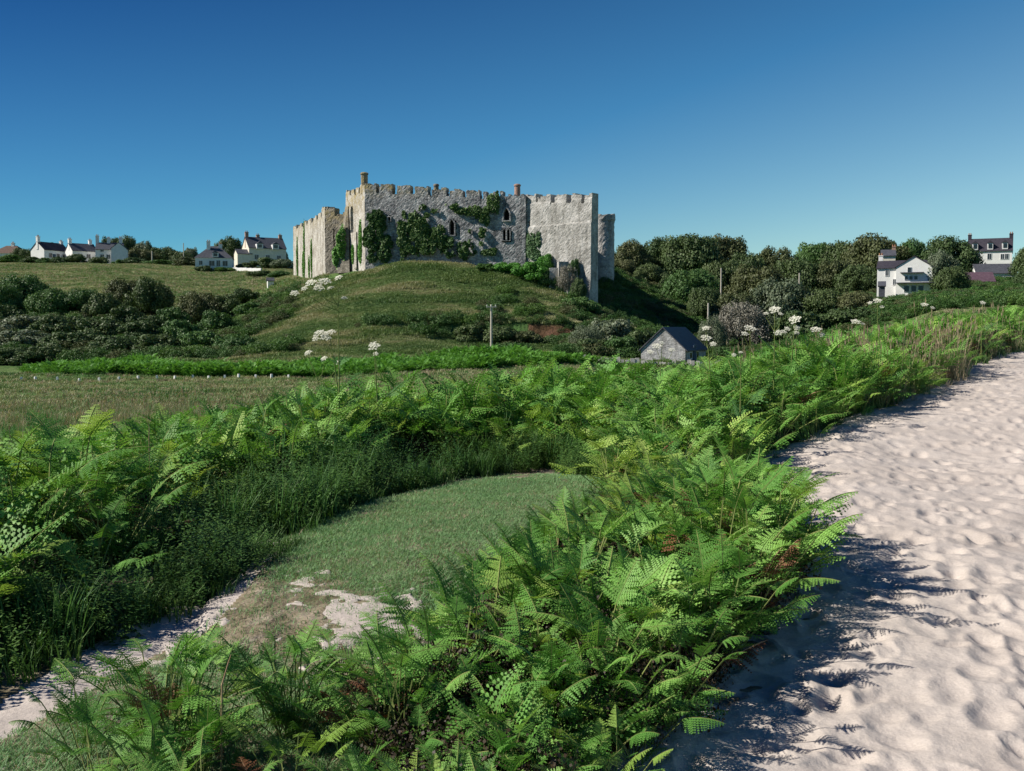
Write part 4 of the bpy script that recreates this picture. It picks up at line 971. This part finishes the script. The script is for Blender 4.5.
for i, (px, top, w, d, mat, lab) in enumerate([
 (20, 312, 60, 138, 'grey', 'grey green scrub under the left valley trees'), (60, 312, 60, 136, 'oak', 'dark scrub under the broad green valley bush'),
 (100, 316, 60, 134, 'oak', 'dark olive scrub in the middle of the valley slope'), (140, 318, 50, 132, 'oak', 'dark olive scrub below the twin crowned tree'),
 (178, 318, 44, 132, 'green', 'green scrub left of the castle hill flank'), (20, 328, 66, 122, 'grey', 'grey scrub low on the left edge'),
 (70, 330, 60, 120, 'oak', 'dark scrub low on the left valley side'), (112, 334, 56, 118, 'oak', 'dark olive scrub above the bright bracken band'),
 (156, 332, 56, 118, 'oak', 'dark olive scrub above the bracken, farther right'), (200, 328, 50, 120, 'green', 'green scrub at the bottom of the hill flank'),
 (12, 345, 60, 108, 'oak', 'dark olive scrub at the left end of the bracken band'), (48, 342, 44, 110, 'oak', 'dark scrub touching the left end of the bracken band'),
 (88, 344, 40, 112, 'oak', 'small dark scrub just behind the bracken band'), (236, 332, 44, 116, 'green', 'green scrub behind the bracken right end'),
 (215, 308, 40, 140, 'green', 'green scrub halfway up toward the castle hill'), (2, 300, 44, 145, 'oak', 'dark scrub at the left picture edge'),
 (126, 302, 40, 148, 'oak', 'dark scrub below the lighter valley tree'), (253, 300, 36, 150, 'green', 'low green scrub on the lit hill flank')]):
    tree(lab, px, top, w, d, mat, 'shrub', .03, 'shrub', 'bush', 'scrub on the left valley slope')
# hilltop trees between the cottages
G3 = 'trees and hedges among the hilltop houses'
for (px, top, w, d, mat, lab) in [
 (113, 235, 26, 322, 'oak', 'tree behind the white hipped wing of the hilltop row'), (128, 234, 26, 318, 'oak', 'tallest dark tree beside the hilltop row'),
 (146, 238, 22, 316, 'grey', 'thin grey tree right of the tallest hilltop tree'), (142, 247, 34, 306, 'brownoak', 'olive hedge tree right of the hilltop row'),
 (165, 245, 36, 312, 'oak', 'dark tree in the middle gap of the hilltop'), (184, 250, 24, 310, 'oak', 'low dark tree left of the villa'),
 (193, 246, 16, 316, 'grey', 'small round grey tree behind the villa'), (188, 256, 28, 276, 'brownoak', 'olive bush touching the left of the villa'),
 (230, 234.5, 30, 290, 'oak', 'large dark round tree behind the villa'), (217, 250, 20, 288, 'green', 'small tree peeping over the villa roof'),
 (268, 256, 34, 262, 'oak', 'dark tree in front of the gabled hilltop house'), (285, 258, 26, 258, 'grey', 'grey tree at the left of the low castle wall'),
 (282, 246, 16, 292, 'grey', 'small tree at the right end of the gabled house'), (248, 262, 20, 262, 'oak', 'dark bush left of the gabled hilltop house'),
 (57, 241, 16, 330, 'green', 'small green tree behind the dark roofed cottage'), (85, 245, 24, 330, 'green', 'green tree behind the slate roofed cottage'),
 (26, 247, 26, 304, 'oak', 'dark bush between the bungalow and the first cottage'), (12, 254, 34, 292, 'weed', 'hedge in front of the bungalow'),
 (35, 256, 22, 292, 'oak', 'hedge bush under the first white gable'), (62, 255.5, 22, 291, 'oak', 'small hedge bush before the dark roofed cottage'),
 (79, 253, 20, 291, 'oak', 'dark garden bush before the second white gable'), (135, 257, 30, 292, 'oak', 'hedge right of the white hipped wing'),
 (100, 255.5, 20, 291, 'oak', 'small round bush before the gap between the second and third cottage'),
 (47, 257, 16, 290, 'green', 'little green bush before the first white gable'),
 (122, 258.5, 18, 291, 'weed', 'low bush under the white hipped wing'),
 (205, 264.5, 18, 257, 'oak', 'dark bush before the left end of the villa'),
 (160, 259, 34, 288, 'green', 'green hedge along the top of the pale field'), (226, 268, 26, 258, 'weed', 'low hedge in front of the villa'),
 (262, 270, 30, 232, 'oak', 'dark bush low on the slope left of the castle'), (282, 270, 24, 215, 'green', 'green bush beside the far end of the low castle wall'),
 ]:
    low = top > 252
    tree(lab, px, top, w, d, mat, 'shrub' if low else 'round', .04 if low else .14, 'shrub' if low else 'tree', 'bush' if low else 'tree', G3)

# ------------------------------------------------------------------ DISTANT GROUND COVER
rng = np.random.default_rng(77)
def view_pts(n, d0, d1, px0, px1, powr=1.0):
    d = (d0**powr+(d1**powr-d0**powr)*rng.random(n))**(1/powr); px = rng.uniform(px0, px1, n); x = (px-CX)/F*d
    return x, d
tufts_hill = src_coll('src_hill', [tuft_mesh('h%d' % k, k, 26, .34, .45, .05, M['hillgrass'], .9) for k in range(4)])
low_scrub = src_coll('src_scrub', [mesh_from('ls%d' % k, CV[('shrub', k)][0][:6000], CV[('shrub', k)][1][:1500], M[mt], link=False) for k, mt in enumerate(['weed', 'green', 'brownoak', 'green', 'weed'])])
x, y = view_pts(95000, 96, 150, 170, 700, 1.6)
keep = ~(inpoly(x, y, [(A_[0], A_[1]-.5), (B_[0], B_[1]-.5), (C_[0]+1, C_[1]-.5), (20, 175), (-45, 175)])) & ~((abs(y-121.3) < 1.5) & (x > -9) & (x < 9))
x, y = x[keep], y[keep]
scatter('hill_grass', 'rough grass covering the castle hill', 'grass', tufts_hill, 4, np.stack([x, y, H(x, y)], 1), np.stack([rng.normal(0, .15, len(x)), rng.normal(0, .15, len(x)), rng.uniform(0, 6.28, len(x))], 1), rng.uniform(.45, 1.0, len(x))*np.where(vn(x/7, y/2.5, 5) > .5, 1.3, .7), rng.integers(0, 4, len(x)))
x1_, y1_ = view_pts(30000, 150, 290, -40, 330, 2.0); x2_, y2_ = view_pts(12000, 30, 96, -60, 760, 1.0)
x3_, y3_ = view_pts(9000, 24, 110, 740, 1080, 1.0)
x = np.concatenate([x1_, x2_, x3_]); y = np.concatenate([y1_, y2_, y3_]); sc_ = np.concatenate([rng.uniform(.8, 1.6, len(x1_)), rng.uniform(.5, 1.1, len(x2_)), rng.uniform(.7, 1.5, len(x3_))])
k9 = ~((x > edge_x(y)-.3) & (y < 46)); x, y, sc_ = x[k9], y[k9], sc_[k9]
kp = ~inpoly(x, y, [(-43, 193), (-30.5, 159.5), (-26, 155), (-20, 150), (-20, 194)]); x, y, sc_ = x[kp], y[kp], sc_[kp]
mdw = src_coll('src_meadow', [tuft_mesh('m%d' % k, 20+k, 26, .3, .5, .04, M[mt], .9) for k, mt in enumerate(['hillgrass', 'hillgrass', 'dry', 'grass'])])
scatter('meadow_grass', 'meadow grass of the fields beyond the dunes', 'grass', mdw, 4, np.stack([x, y, H(x, y)], 1), np.stack([0*x, 0*x, rng.uniform(0, 6.28, len(x))], 1), sc_, rng.choice(4, len(x), p=[.4, .3, .2, .1]))
# low scrub patches : flank, valley slope, wood floor, dark gully top
x, y = view_pts(12000, 104, 200, -30, 1060, 1.6); nz = vn(x/9, y/6, 9)
px_ = CX+F*x/y
k1 = (px_ < 300) & (nz > .35) & (y < 160) & (y > 108); k2 = ((px_ > 640) & (y > 112)) | ((px_ > 598) & (y > 152) & (rng.random(len(x)) < .9)); k3 = (px_ > 180) & (px_ < 640) & (nz > .76) & (y < 140) & (rng.random(len(x)) < .5)  # scrub behind the round tower is added to blacken the castle's shadow
k4 = (np.abs(y-123.0) < 1.2) & (x > -8) & (x < 8.5) & (vn(x/2, y, 4) > .35); k5 = (px_ > 560) & (px_ < 650) & (y > 106) & (y < 150) & (nz > .3)
kk = k1 | k2 | k3 | k4 | k5; kk &= ~(inpoly(x, y, [(A_[0], A_[1]-1.5), (B_[0], B_[1]-1.5), (C_[0]+1, C_[1]-2), (18, 190), (-24, 190)]))
kk &= ~((px_ > 868) & (px_ < 945) & (y > 158) & (y < 172)); kk &= ~((px_ > 636) & (px_ < 712) & (y > 98) & (y < 112))
x, y = x[kk], y[kk]
scatter('hill_scrub', 'low brambles and scrub over the slopes', 'scrub', low_scrub, 5, np.stack([x, y, H(x, y)-.1], 1), np.stack([0*x, 0*x, rng.uniform(0, 6.28, len(x))], 1), rng.uniform(.6, 1.7, len(x)), rng.integers(0, 5, len(x)))
# bright bracken band in the valley
fm = [M['fern_far'], M['stem']]
bfar = src_coll('src_brackenfar', [fern_mesh('bf%d' % k, 50+k, 0, fm, (6, 8), 1.3) for k in range(5)])
x, y = view_pts(26000, 84, 103, 20, 650, 1.0); px_ = CX+F*x/y
lo_ = np.interp(px_, [20, 60, 300, 480, 650], [97, 90, 87, 88, 99.5]); hi_ = np.interp(px_, [20, 60, 150, 300, 480, 560, 650], [98, 100, 103, 101, 103, 100, 101])
kk = (y > lo_+fbm(x/5, y/5, 2)*5) & (y < hi_) & ~((px_ > 560) & (y > 97)) & ((px_ < 330) | (px_ > 450) | (rng.random(len(x)) < .35)); x, y = x[kk], y[kk]
kk = vn(x/1.6, y/1.6, 66) > .2; x, y = x[kk], y[kk]
scatter('valley_bracken', 'bright green bracken band across the valley floor', 'bracken', bfar, 5, np.stack([x, y, H(x, y)-.1], 1), np.stack([0*x, 0*x, rng.uniform(0, 6.28, len(x))], 1), rng.uniform(.6, 1.1, len(x))*(.55+.95*vn(x/2.5, y/2, 68)), rng.integers(0, 5, len(x)))

# ------------------------------------------------------------------ DUNE VEGETATION
BUSH = [(.15, 2.75), (.5, 3.75), (1.08, 5), (1.65, 6), (2.0, 7), (2.05, 8.2), (1.75, 9.2), (.85, 9.2), (.62, 8.2), (.3, 7.0), (.1, 6.0), (-.3, 5.0), (-.8, 4.5), (-1.45, 4.35), (-1.75, 3.9), (-1.55, 3.2), (-.8, 2.7)]
BAND = [(.95, 9.2), (1.9, 8.6), (2.35, 10.3), (3.0, 12), (4.65, 14.3), (7.5, 18.5), (11.6, 25), (14.6, 29), (19.5, 34), (24, 44), (14, 40), (9, 32), (5, 24), (2, 19.5), (0, 17.5), (-2, 15), (-3.6, 12), (-4.6, 9.6), (-6.5, 8.5), (-6.5, 4.5), (-4.2, 3.4), (-3.1, 4.6), (-2.55, 5.9), (-2.45, 7.6), (-2.1, 9.3), (-1.2, 11.6), (.5, 12.4), (1.0, 11.4)]
BT = ([60, 100, 300, 430, 500, 560, 620, 680, 745, 800, 835], [650, 622, 600, 586, 545, 496, 470, 454, 447, 472, 530])
KT = ([0, 60, 130, 200, 260, 320, 400, 470, 560, 640, 700, 740, 800, 850, 900, 960, 1024], [430, 420, 411, 401, 391, 379, 362, 352, 347, 356, 347, 340, 331, 325, 318, 308, 299])
def hmax(a, b, T):
    return EYE+b*tanel(float(np.interp(CX+F*a/b, T[0], T[1])))-h1(a, b)
def poisson(poly, n, seed, mind=None):
    rg = np.random.default_rng(seed); P_ = np.array(poly); lo, hi = P_.min(0), P_.max(0); pts = []
    x = rg.uniform(lo[0], hi[0], n); y = rg.uniform(lo[1], hi[1], n); k = inpoly(x, y, poly); return x[k], y[k]
ferns = [fern_mesh('fern', k, 2, [M['fern'], M['stem']], (13, 17), 1.0, (.16, .36)) for k in range(9)]
ferns_y = [fern_mesh('fern', 30+k, 2, [M['fern_yel'], M['stem']], (12, 15), 1.0, (.16, .34)) for k in range(3)]
ferns_d = [fern_mesh('fern', 40+k, 2, [M['fern_dead'], M['deadstem']], (7, 10), .75) for k in range(3)]
ferns_m = [fern_mesh('fern', 60+k, 1, [M['fern'], M['stem']], (12, 15), 1.0, (.205, .36)) for k in range(6)]
ferns_my = [fern_mesh('fern', 80+k, 1, [M['fern_yel'], M['stem']], (12, 15), 1.0, (.205, .36)) for k in range(2)]
ferns_md = [fern_mesh('fern', 90+k, 1, [M['fern_dead'], M['deadstem']], (3, 5), .8) for k in range(2)]
rf = random.Random(4)
cand = []
x, y = poisson(BUSH, 760, 5)
for a, b in zip(x, y):
    s = np.interp(b, [2.7, 3.4, 4, 5, 6.5, 9], [.55, .66, .74, .88, 1.0, 1.05])
    ed = float(dist_poly(np.array([a]), np.array([b]), BUSH)[0]); s *= (.88 if a > .3+.28*(b-3) else .72)+.12*min(1, ed/.35)
    hm = hmax(a, b, BT)
    if hm < .22 or (a < -.35 and rf.random() < .35): continue
    s = min(s, hm*(.98 if a < .9 else 1.12))*(.82 if b < 3.6 else 1)
    g = 'bush'
    u = rf.random(); kind = 'y' if (u < .10 or (.3 < a < 1.0 and 6.0 < b < 8.0 and u < .5)) else ('d' if (u > .93 or (b > 4.4 and a > .8 and u > .58)) else 'g')
    cand.append((a, b, s, kind, g))
x, y = poisson(BAND, 12500, 6); band = []
for a, b in zip(x, y):
    n_ = float(vn(a/1.3, b/1.3, 14)); ed = float(dist_poly(np.array([a]), np.array([b]), BAND)[0])
    if b > 20 and a > 5 and n_ > .75 and rf.random() < .5: continue
    if ed < .5 and rf.random() < .5: continue
    if a < -1 and b < 8 and rf.random() < .25: continue
    if n_ < .25: continue
    s = rf.uniform(.85, 1.15)*(.62+.38*min(1, ed/1.0))*(.8+.4*n_)*(float(np.interp(a/b, [-.5, -.2, -.05, .25, .4], [1.3, 1.25, 1.35, 1.3, 1.75]))) ; u = rf.random(); hm = hmax(a, b, KT); s = min(s, hm*1.24) if abs(a) < b*.6 else s
    if s < .25: continue
    kind = 'y' if u < .12 else ('d' if u > (.93 if b < 18 else .85) else 'g')
    band.append((a, b, s, kind, 'band'))
vis = [c for c in band if abs(c[0]) < c[1]*.56]
vis.sort(key=lambda c: c[1]); n_ind = 290-len(cand) if len(cand) < 290 else 0
if len(cand) > 280: cand.sort(key=lambda c: c[1]); extra = cand[280:]; cand = cand[:280]
else: extra = []
n_ind = 296-len(cand); near = vis[:n_ind]; nearset = set(near); rest = extra+[c for c in band if c not in nearset]
x, y = poisson([(-5.5, 9.6), (-4.0, 12.2), (-2.5, 15.5), (0, 18.5), (0, 24), (-8, 22), (-12, 15)], 950, 61)
rest += [(a, b, rf.uniform(.45, .85), 'y' if rf.random() < .2 else 'g', 'band') for a, b in zip(x, y) if vn(a/1.4, b/1.4, 62) > .52]
for q in range(70):
    b = rf.uniform(3.2, 9.0); rest.append((float(edge_x(b))-rf.uniform(.12, .5), b, rf.uniform(.6, .85) if b > 4.4 else rf.uniform(.4, .6), 'd' if rf.random() < .22 else 'g', 'bush'))
LAB = {('bush', 'g'): 'green bracken fern in the clump between turf and beach sand', ('bush', 'y'): 'yellow green bracken fern in the clump beside the beach sand', ('bush', 'd'): 'rusty brown withered fern inside the clump beside the beach sand',
       ('band', 'g'): 'green bracken fern in the dark bank beyond the narrow sand path', ('band', 'y'): 'yellow green bracken fern in the bank beyond the narrow sand path', ('band', 'd'): 'brown withered fern in the bank beyond the narrow sand path',
       ('path', 'g'): 'green bracken fern overhanging the narrow sand path', ('path', 'y'): 'yellow green bracken fern overhanging the narrow sand path', ('path', 'd'): 'brown withered fern low beside the narrow sand path'}
for (a, b, s, kind, g) in cand+near:
    me = rf.choice({'g': ferns, 'y': ferns_y, 'd': ferns_d}[kind]) if g == 'bush' or b < 7.5 else rf.choice({'g': ferns_m, 'y': ferns_my, 'd': ferns_md}[kind])
    if g == 'bush' and a < -.3: g = 'path'
    o = bpy.data.objects.new('bracken_fern', me); COL.objects.link(o); o.location = (a, b, h1(a, b)-.02)
    o.rotation_euler = (rf.gauss(0, .10), rf.gauss(.14, .12), rf.uniform(0, 6.28)) if False else Euler((rf.gauss(0, .10), rf.gauss(.10, .10), 0)).to_matrix().to_4x4().to_euler()
    o.rotation_euler = (Matrix.Rotation(rf.gauss(.08, .10), 3, 'Y') @ Matrix.Rotation(rf.gauss(0, .1), 3, 'X') @ Matrix.Rotation(rf.uniform(0, 6.28), 3, 'Z')).to_euler()
    o.scale = (s, s, s*rf.uniform(.9, 1.1)); tag(o, LAB[(g, kind)], 'fern', LAB[(g, kind)].replace('fern', 'ferns', 1))
rc = src_coll('src_fernrest', ferns_m+ferns_my+ferns_md)
nI = {'g': (0, 6), 'y': (6, 8), 'd': (8, 10)}
pts = [(a, b, h1(a, b)-.02) for (a, b, s, k, g) in rest]
scatter('bracken', 'dense bracken covering the dune ridge', 'bracken', rc, 10, pts, [(rf.gauss(0, .12), rf.gauss(0, .12), rf.uniform(0, 6.28)) for _ in rest], [c[2] for c in rest], [rf.randrange(*nI[c[3]]) for c in rest])

def weed_mesh(name, seed, mat):
    rg = random.Random(seed); mb = MB()
    for k in range(9):
        a = rg.uniform(0, 6.28); ln = rg.uniform(.02, .3); h = rg.uniform(.25, .55); b0 = Vector((rg.uniform(-.12, .12), rg.uniform(-.12, .12), 0)); o = Vector((math.cos(a), math.sin(a), 0))*ln
        for j in range(22):
            t = (j+1)/22; p = b0+o*t*t+Vector((0, 0, h*t)); y_ = rg.uniform(0, 6.28); d = Vector((math.cos(y_), math.sin(y_), rg.uniform(-.3, .5))); w = d.cross(Vector((0, 0, 1))).normalized(); l = rg.uniform(.03, .07)*(1.15-t*.6)
            mb.poly([p, p+d*l*.5-w*l*.22, p+d*l, p+d*l*.5+w*l*.22])
    return mb.build(name, [mat], fix=False, link=False)
# dark mass of old bracken, added to darken the gaps under the fronds
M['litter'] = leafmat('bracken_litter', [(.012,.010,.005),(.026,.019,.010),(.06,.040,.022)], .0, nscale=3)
lt = src_coll('src_shade_litter', [mesh_from('lt%d' % k, CV[('fine', k)][0][:14000]*np.array([.42, .42, .5]), CV[('fine', k)][1][:3500], M['litter'], link=False) for k in range(3)])
lx, ly = poisson(BUSH, 500, 71); k_ = (dist_poly(lx, ly, BUSH) > .14) & (lx > -.45) & np.array([hmax(a_, b_, BT) > .62 for a_, b_ in zip(lx, ly)]); lx, ly = lx[k_], ly[k_]
lx2, ly2 = poisson(BAND, 2300, 72); k_ = (dist_poly(lx2, ly2, BAND) > .3) & (ly2 < 22); lx2, ly2 = lx2[k_], ly2[k_]
lx = np.concatenate([lx, lx2]); ly = np.concatenate([ly, ly2]); lr = np.random.default_rng(3)
scatter('bracken_litter', 'dark brown dead bracken added to deepen shade under the living fronds', 'bracken', lt, 3, np.stack([lx, ly, H(lx, ly)-.03], 1), np.stack([0*lx, 0*lx, lr.uniform(0, 6.28, len(lx))], 1), lr.uniform(.7, 1.15, len(lx))*np.interp(ly, [3, 5], [.7, 1]), lr.integers(0, 3, len(lx)))
# brown scrub at the far end of the dune ridge
ds = src_coll('src_dunescrub', [mesh_from('ds%d' % k, CV[('fine', k % 3)][0][:16000]*np.array([.6, .6, .9]), CV[('fine', k % 3)][1][:4000], M[mt], link=False) for k, mt in enumerate(['brownoak', 'dry', 'weed', 'fern', 'brownoak'])])
lx, ly = poisson([(8.2, 19.5), (12, 25.2), (14.8, 29.3), (20, 35), (22, 42), (13, 38), (9, 28)], 420, 73); k_ = vn(lx/1.5, ly/1.5, 6) > .4; lx, ly = lx[k_], ly[k_]
scatter('dune_scrub', 'brownish low scrub at the far end of the dune ridge', 'scrub', ds, 5, np.stack([lx, ly, H(lx, ly)-.05], 1), np.stack([0*lx, 0*lx, lr.uniform(0, 6.28, len(lx))], 1), lr.uniform(.8, 1.5, len(lx)), lr.integers(0, 5, len(lx)))
# tall grass and weeds through the bracken
gm = src_coll('src_grass', [tuft_mesh('g%d' % k, 10+k, 34, .55, .12, .008, M['grass'], .6, 0, M['dry']) for k in range(3)] +
              [tuft_mesh('g%d' % (3+k), 15+k, 30, .62, .14, .007, M['dry'], .6, 3, M['dry']) for k in range(2)] +
              [tuft_mesh('g%d' % (5+k), 18+k, 40, .30, .16, .012, M['weed'], .7, 0) for k in range(3)]+[weed_mesh('g%d' % (8 if k == 0 else 9), 30+k, M['weed']) for k in range(2)])
P3, Rr3, S3, I3 = [], [], [], []
def addg(x, y, s, idx):
    z = H(x, y); nn = .65+.75*vn(np.asarray(x)/.55, np.asarray(y)/.55, 91)
    for q in range(len(x)):
        P3.append((x[q], y[q], z[q]-.01)); Rr3.append((rf.gauss(0, .12), rf.gauss(.08, .12), rf.uniform(0, 6.28))); S3.append(s*rf.uniform(.7, 1.25)*nn[q]); I3.append(rf.choice(idx))
x, y = poisson(BAND, 8000, 16); addg(x, y, 1.05, [0, 8, 2, 8, 1, 5, 9, 9, 5])
k = (y > 14) & (x > 2); 
x2, y2 = poisson([(5, 15.5), (8, 18.6), (12, 25), (19, 33), (22, 42), (12, 38), (8, 30), (4.5, 21)], 6500, 17); kk = vn(x2/1.6, y2/1.6, 33) > .45; addg(x2[kk], y2[kk], .95, [3, 4, 3, 0, 5])
x2, y2 = poisson([(5.5, 15.6), (7.8, 18.8), (10.5, 23), (9.5, 25), (7.5, 24), (5.2, 18)], 2400, 27); kk = vn(x2/.9, y2/.9, 35) > .48; addg(x2[kk], y2[kk], .92, [3, 4, 3, 4, 0])
x, y = poisson([(-7, 9), (-3.8, 12), (-2, 15.5), (1, 19), (6, 25), (9, 33), (4, 40), (-20, 40), (-12, 18)], 9000, 18); addg(x, y, .62, [0, 3, 0, 1])
VERGE = [(-3.1, 4.8), (-2.4, 5.1), (-1.95, 6.0), (-1.75, 7.3), (-1.35, 9.2), (-.4, 10.6), (.7, 10.8), (1.2, 10.6), (1.0, 12.6), (-.2, 12.4), (-2.2, 11), (-3, 8.5), (-3.5, 5.5)]
x, y = poisson(VERGE, 4600, 19); kk = vn(x/.4, y/.4, 93) > .36; x, y = x[kk], y[kk]; addg(x, y, .75, [8, 9, 5, 6, 7, 8, 9, 0])
x, y = poisson([(-4.5, 3.2), (-2.75, 4.3), (-1.95, 5.6), (-1.5, 7.2), (-2.4, 8), (-5, 9), (-6, 5)], 2600, 20); kk = vn(x/.4, y/.4, 93) > .36; x, y = x[kk], y[kk]; addg(x, y, .62, [5, 8, 9, 8, 9])
x, y = poisson(BUSH, 420, 21); addg(x, y, .35, [0, 1, 5])
x, y = poisson([(2.0, 8.6), (3.2, 12), (4.9, 14.3), (7.9, 18.4), (12, 25), (15, 29), (15.2, 29.8), (11.2, 25.6), (7, 18.8), (4.2, 14.6), (2.4, 12), (1.4, 9)], 900, 22); addg(x, y, .55, [5, 6, 0, 2, 3])
scatter('dune_grass', 'tall dune grasses and weeds among the bracken', 'grass', gm, 10, P3, Rr3, S3, I3)
# close-cropped turf
tm = src_coll('src_turf', [tuft_mesh('t%d' % k, 70+k, 46, .045, .10, .0045, M['turf'], 1.1) for k in range(4)]+[tuft_mesh('t4', 77, 30, .05, .09, .004, M['dry'], 1.1)])
rt_ = np.random.default_rng(9)
x = rt_.uniform(-3.2, 1.8, 42000); y = rt_.uniform(2.6, 11.6, 42000)
lm = lawn_mask(x, y); nzz = fbm(x/.6, y/.6, 51, 3)
lawnP = [gp(*q) for q in [(262, 590), (285, 548), (330, 520), (380, 503), (430, 493), (560, 487), (640, 490), (660, 520), (600, 570), (480, 620), (400, 632), (330, 600)]]
dl = dist_poly(x, y, lawnP)
kk = (dl+nzz*.9 > .05)
kk &= ~((y < 6.3) & (nzz > .17+(y-5)*.15))
k2 = inpoly(x, y, [gp(*q) for q in [(-80, 790), (0, 745), (80, 703), (125, 672), (175, 655), (235, 645), (300, 672), (360, 700), (360, 800), (200, 900), (-80, 900)]]) & (nzz < .3)
kk |= k2; kk |= (rt_.random(len(x)) < .22) & (dist_poly(x, y, PATH) < -.02) & (x > -2.2) & (x < 0); x, y = x[kk], y[kk]
scatter('turf', 'short cropped turf on the low hump', 'grass', tm, 5, np.stack([x, y, H(x, y)-.004], 1), np.stack([0*x, 0*x, rt_.uniform(0, 6.28, len(x))], 1), rt_.uniform(.6, 1.3, len(x)), rt_.choice(5, len(x), p=[.235, .235, .235, .235, .06]))

# ------------------------------------------------------------------ white umbel flowers
def umbel_mesh(seed, rad, dome=.25):
    rg = random.Random(seed); mb = MB(); n = 15
    for k in range(n):
        a = k*2.4; r = rad*math.sqrt((k+.3)/n); c = Vector((r*math.cos(a), r*math.sin(a), dome*rad*(1-(r/rad)**2)))
        mb.tube([(0, 0, -rad*.8), c], [.0015, .001], 3, 1)
        for q in range(14):
            b = rg.uniform(0, 6.28); rr = rad*.24*math.sqrt(rg.random()); p = c+Vector((rr*math.cos(b), rr*math.sin(b), rg.uniform(0, .12)*rad)); s = rad*.085
            tl = rg.uniform(-.4, .4)
            mb.poly([p+Vector((-s, 0, -s*tl)), p+Vector((0, -s, 0)), p+Vector((s, 0, s*tl)), p+Vector((0, s, 0))], 0)
    return mb.build('flower_head', [M['petal'], M['stem']], fix=False, link=False)
UM = [umbel_mesh(k, .1) for k in range(4)]
def hogweed(label, d, heads, basex):
    """heads: (px, py, width px)"""
    bz = h1(xat(basex, d), d); bxx = xat(basex, d); r = empty('hogweed', (bxx, d, bz)); tag(r, label, 'hogweed', 'white flowered hogweeds')
    rg = random.Random(len(label)); mb = MB(); hz = [(xat(px, d)-bxx, zat(py, d)-bz) for px, py, w in heads]
    top = max(range(len(heads)), key=lambda i: hz[i][1]); tx, tz = hz[top]
    stem = [Vector((0, 0, -.05)), Vector((tx*.25, .02, tz*.45)), Vector((tx*.6, .0, tz*.75)), Vector((tx, 0, tz-.05))]
    mb.tube(stem, [.011, .009, .006, .004], 6); mb.build('stem', M['stem'], r)
    for i, (px, py, w) in enumerate(heads):
        X_, Z_ = hz[i]; yy = rg.uniform(-.1, .1)
        if i != top:
            f = min(.85, max(.3, (Z_-.25)/tz)); s0 = Vector((tx*f*.85, 0, tz*f)) ; m = MB(); m.tube([s0, Vector(((s0.x+X_)/2+.02, yy/2, (s0.z+Z_)/2-.06)), Vector((X_, yy, Z_-.05))], [.005, .004, .003], 5); m.build('branch', M['stem'], r)
        o = bpy.data.objects.new('flower_head', UM[i % 4]); COL.objects.link(o); o.parent = r; o.location = (X_, yy if i != top else 0, Z_)
        k = w*.88*pxm(d)/.2; o.scale = (k, k, k); o.rotation_euler = (rg.uniform(.4, .85), rg.uniform(-.5, .1), 0)
    for q in range(3):
        m = MB(); frond(m, (0, 0, 0), rg.uniform(0, 6.28), .2, .4, .6, .8, 1, rg, 0, 0); l = m.build('leaf', M['grass'], r, fix=False); l.location = (tx*.2, 0, tz*(.15+.15*q))
hogweed('tallest hogweed with clustered white heads against the castle hill', 11.5, [(313, 283.5, 13), (325, 282, 15), (319, 288, 12), (339, 278, 9), (330, 288, 8), (306, 289, 7), (295, 293.5, 10), (343, 298, 7)], 338)
hogweed('hogweed whose broad white head hangs below the tallest one', 11.8, [(320, 334, 15), (330, 333, 13), (326, 338, 12), (314, 339, 8)], 341)
hogweed('small hogweed with one flat head right of the tallest', 12.2, [(374, 346.5, 13), (375, 354, 6)], 378)
hogweed('hogweed with fading heads low left of the tallest', 12, [(308, 353, 9), (323, 359, 8), (340, 362, 7)], 330)
hogweed('hogweed with high white head before the grey willow', 14, [(774.5, 310, 12), (767, 313.5, 6), (782, 314, 6)], 775)
hogweed('hogweed with slanting white head left of the highest right one', 14.5, [(750, 329, 14), (744, 334, 8)], 752)
hogweed('hogweed leaning over the barn roof end', 14, [(706.5, 338.5, 12), (712, 344, 7), (706, 328.5, 9)], 714)
hogweed('short hogweed with white heads over the barn gable', 15, [(657, 346.5, 11), (662, 343, 6), (650, 352, 8), (671, 350, 8)], 660)
hogweed('hogweed with several heads right of the highest right one', 15.5, [(795, 320, 13), (797, 328, 7), (789, 329, 7), (776, 333, 9), (784, 332, 7), (797, 333, 6)], 790)
hogweed('small hogweed with a single round head among the ferns', 12, [(741, 352.5, 5), (734, 355, 5)], 742)
hogweed('hogweed in front of the dark hedge right of the willow', 17, [(816, 330, 12), (822, 335, 6)], 817)
hogweed('hogweed below the white gabled house, left head', 21, [(877, 301, 9), (881, 307, 5), (868, 303, 5)], 878)
hogweed('hogweed below the white gabled house, spread heads', 20, [(924, 305, 8), (931, 308, 5), (854, 322, 10), (861, 324, 5)], 900)
hogweed('hogweed by the right hand ridge top', 24, [(982, 303, 6)], 982)
# a few dead bracken stalks and grass seed heads catching light
def stalk(label, px0, py0, px1, py1, d, g):
    x0, z0, x1, z1 = xat(px0, d, py0), zat(py0, d), xat(px1, d, py1), zat(py1, d); mb = MB()
    gz = h1(x0, d); mb.tube([(x0-(x1-x0)*.3, d, gz-.02), (x0, d, z0), ((x0+x1)/2, d+.03, (z0+z1)/2+.02), (x1, d, z1)], [.004, .0035, .003, .0015], 5)
    o = mb.build('dead_stalk', M['deadstem']); tag(o, label, 'dead stalk', g)
stalk('broken pale stalk leaning in the ferns at lower left', 222, 685, 231, 655, 3.6, 'dead stalks among the ferns')
stalk('long dry stalk slanting across the dark fern hollow', 628, 460, 578, 425, 11.6, 'dead stalks among the ferns')
stalk('dry yellow stalk standing in the left bank', 149, 440, 147, 420, 8.0, 'dead stalks among the ferns')
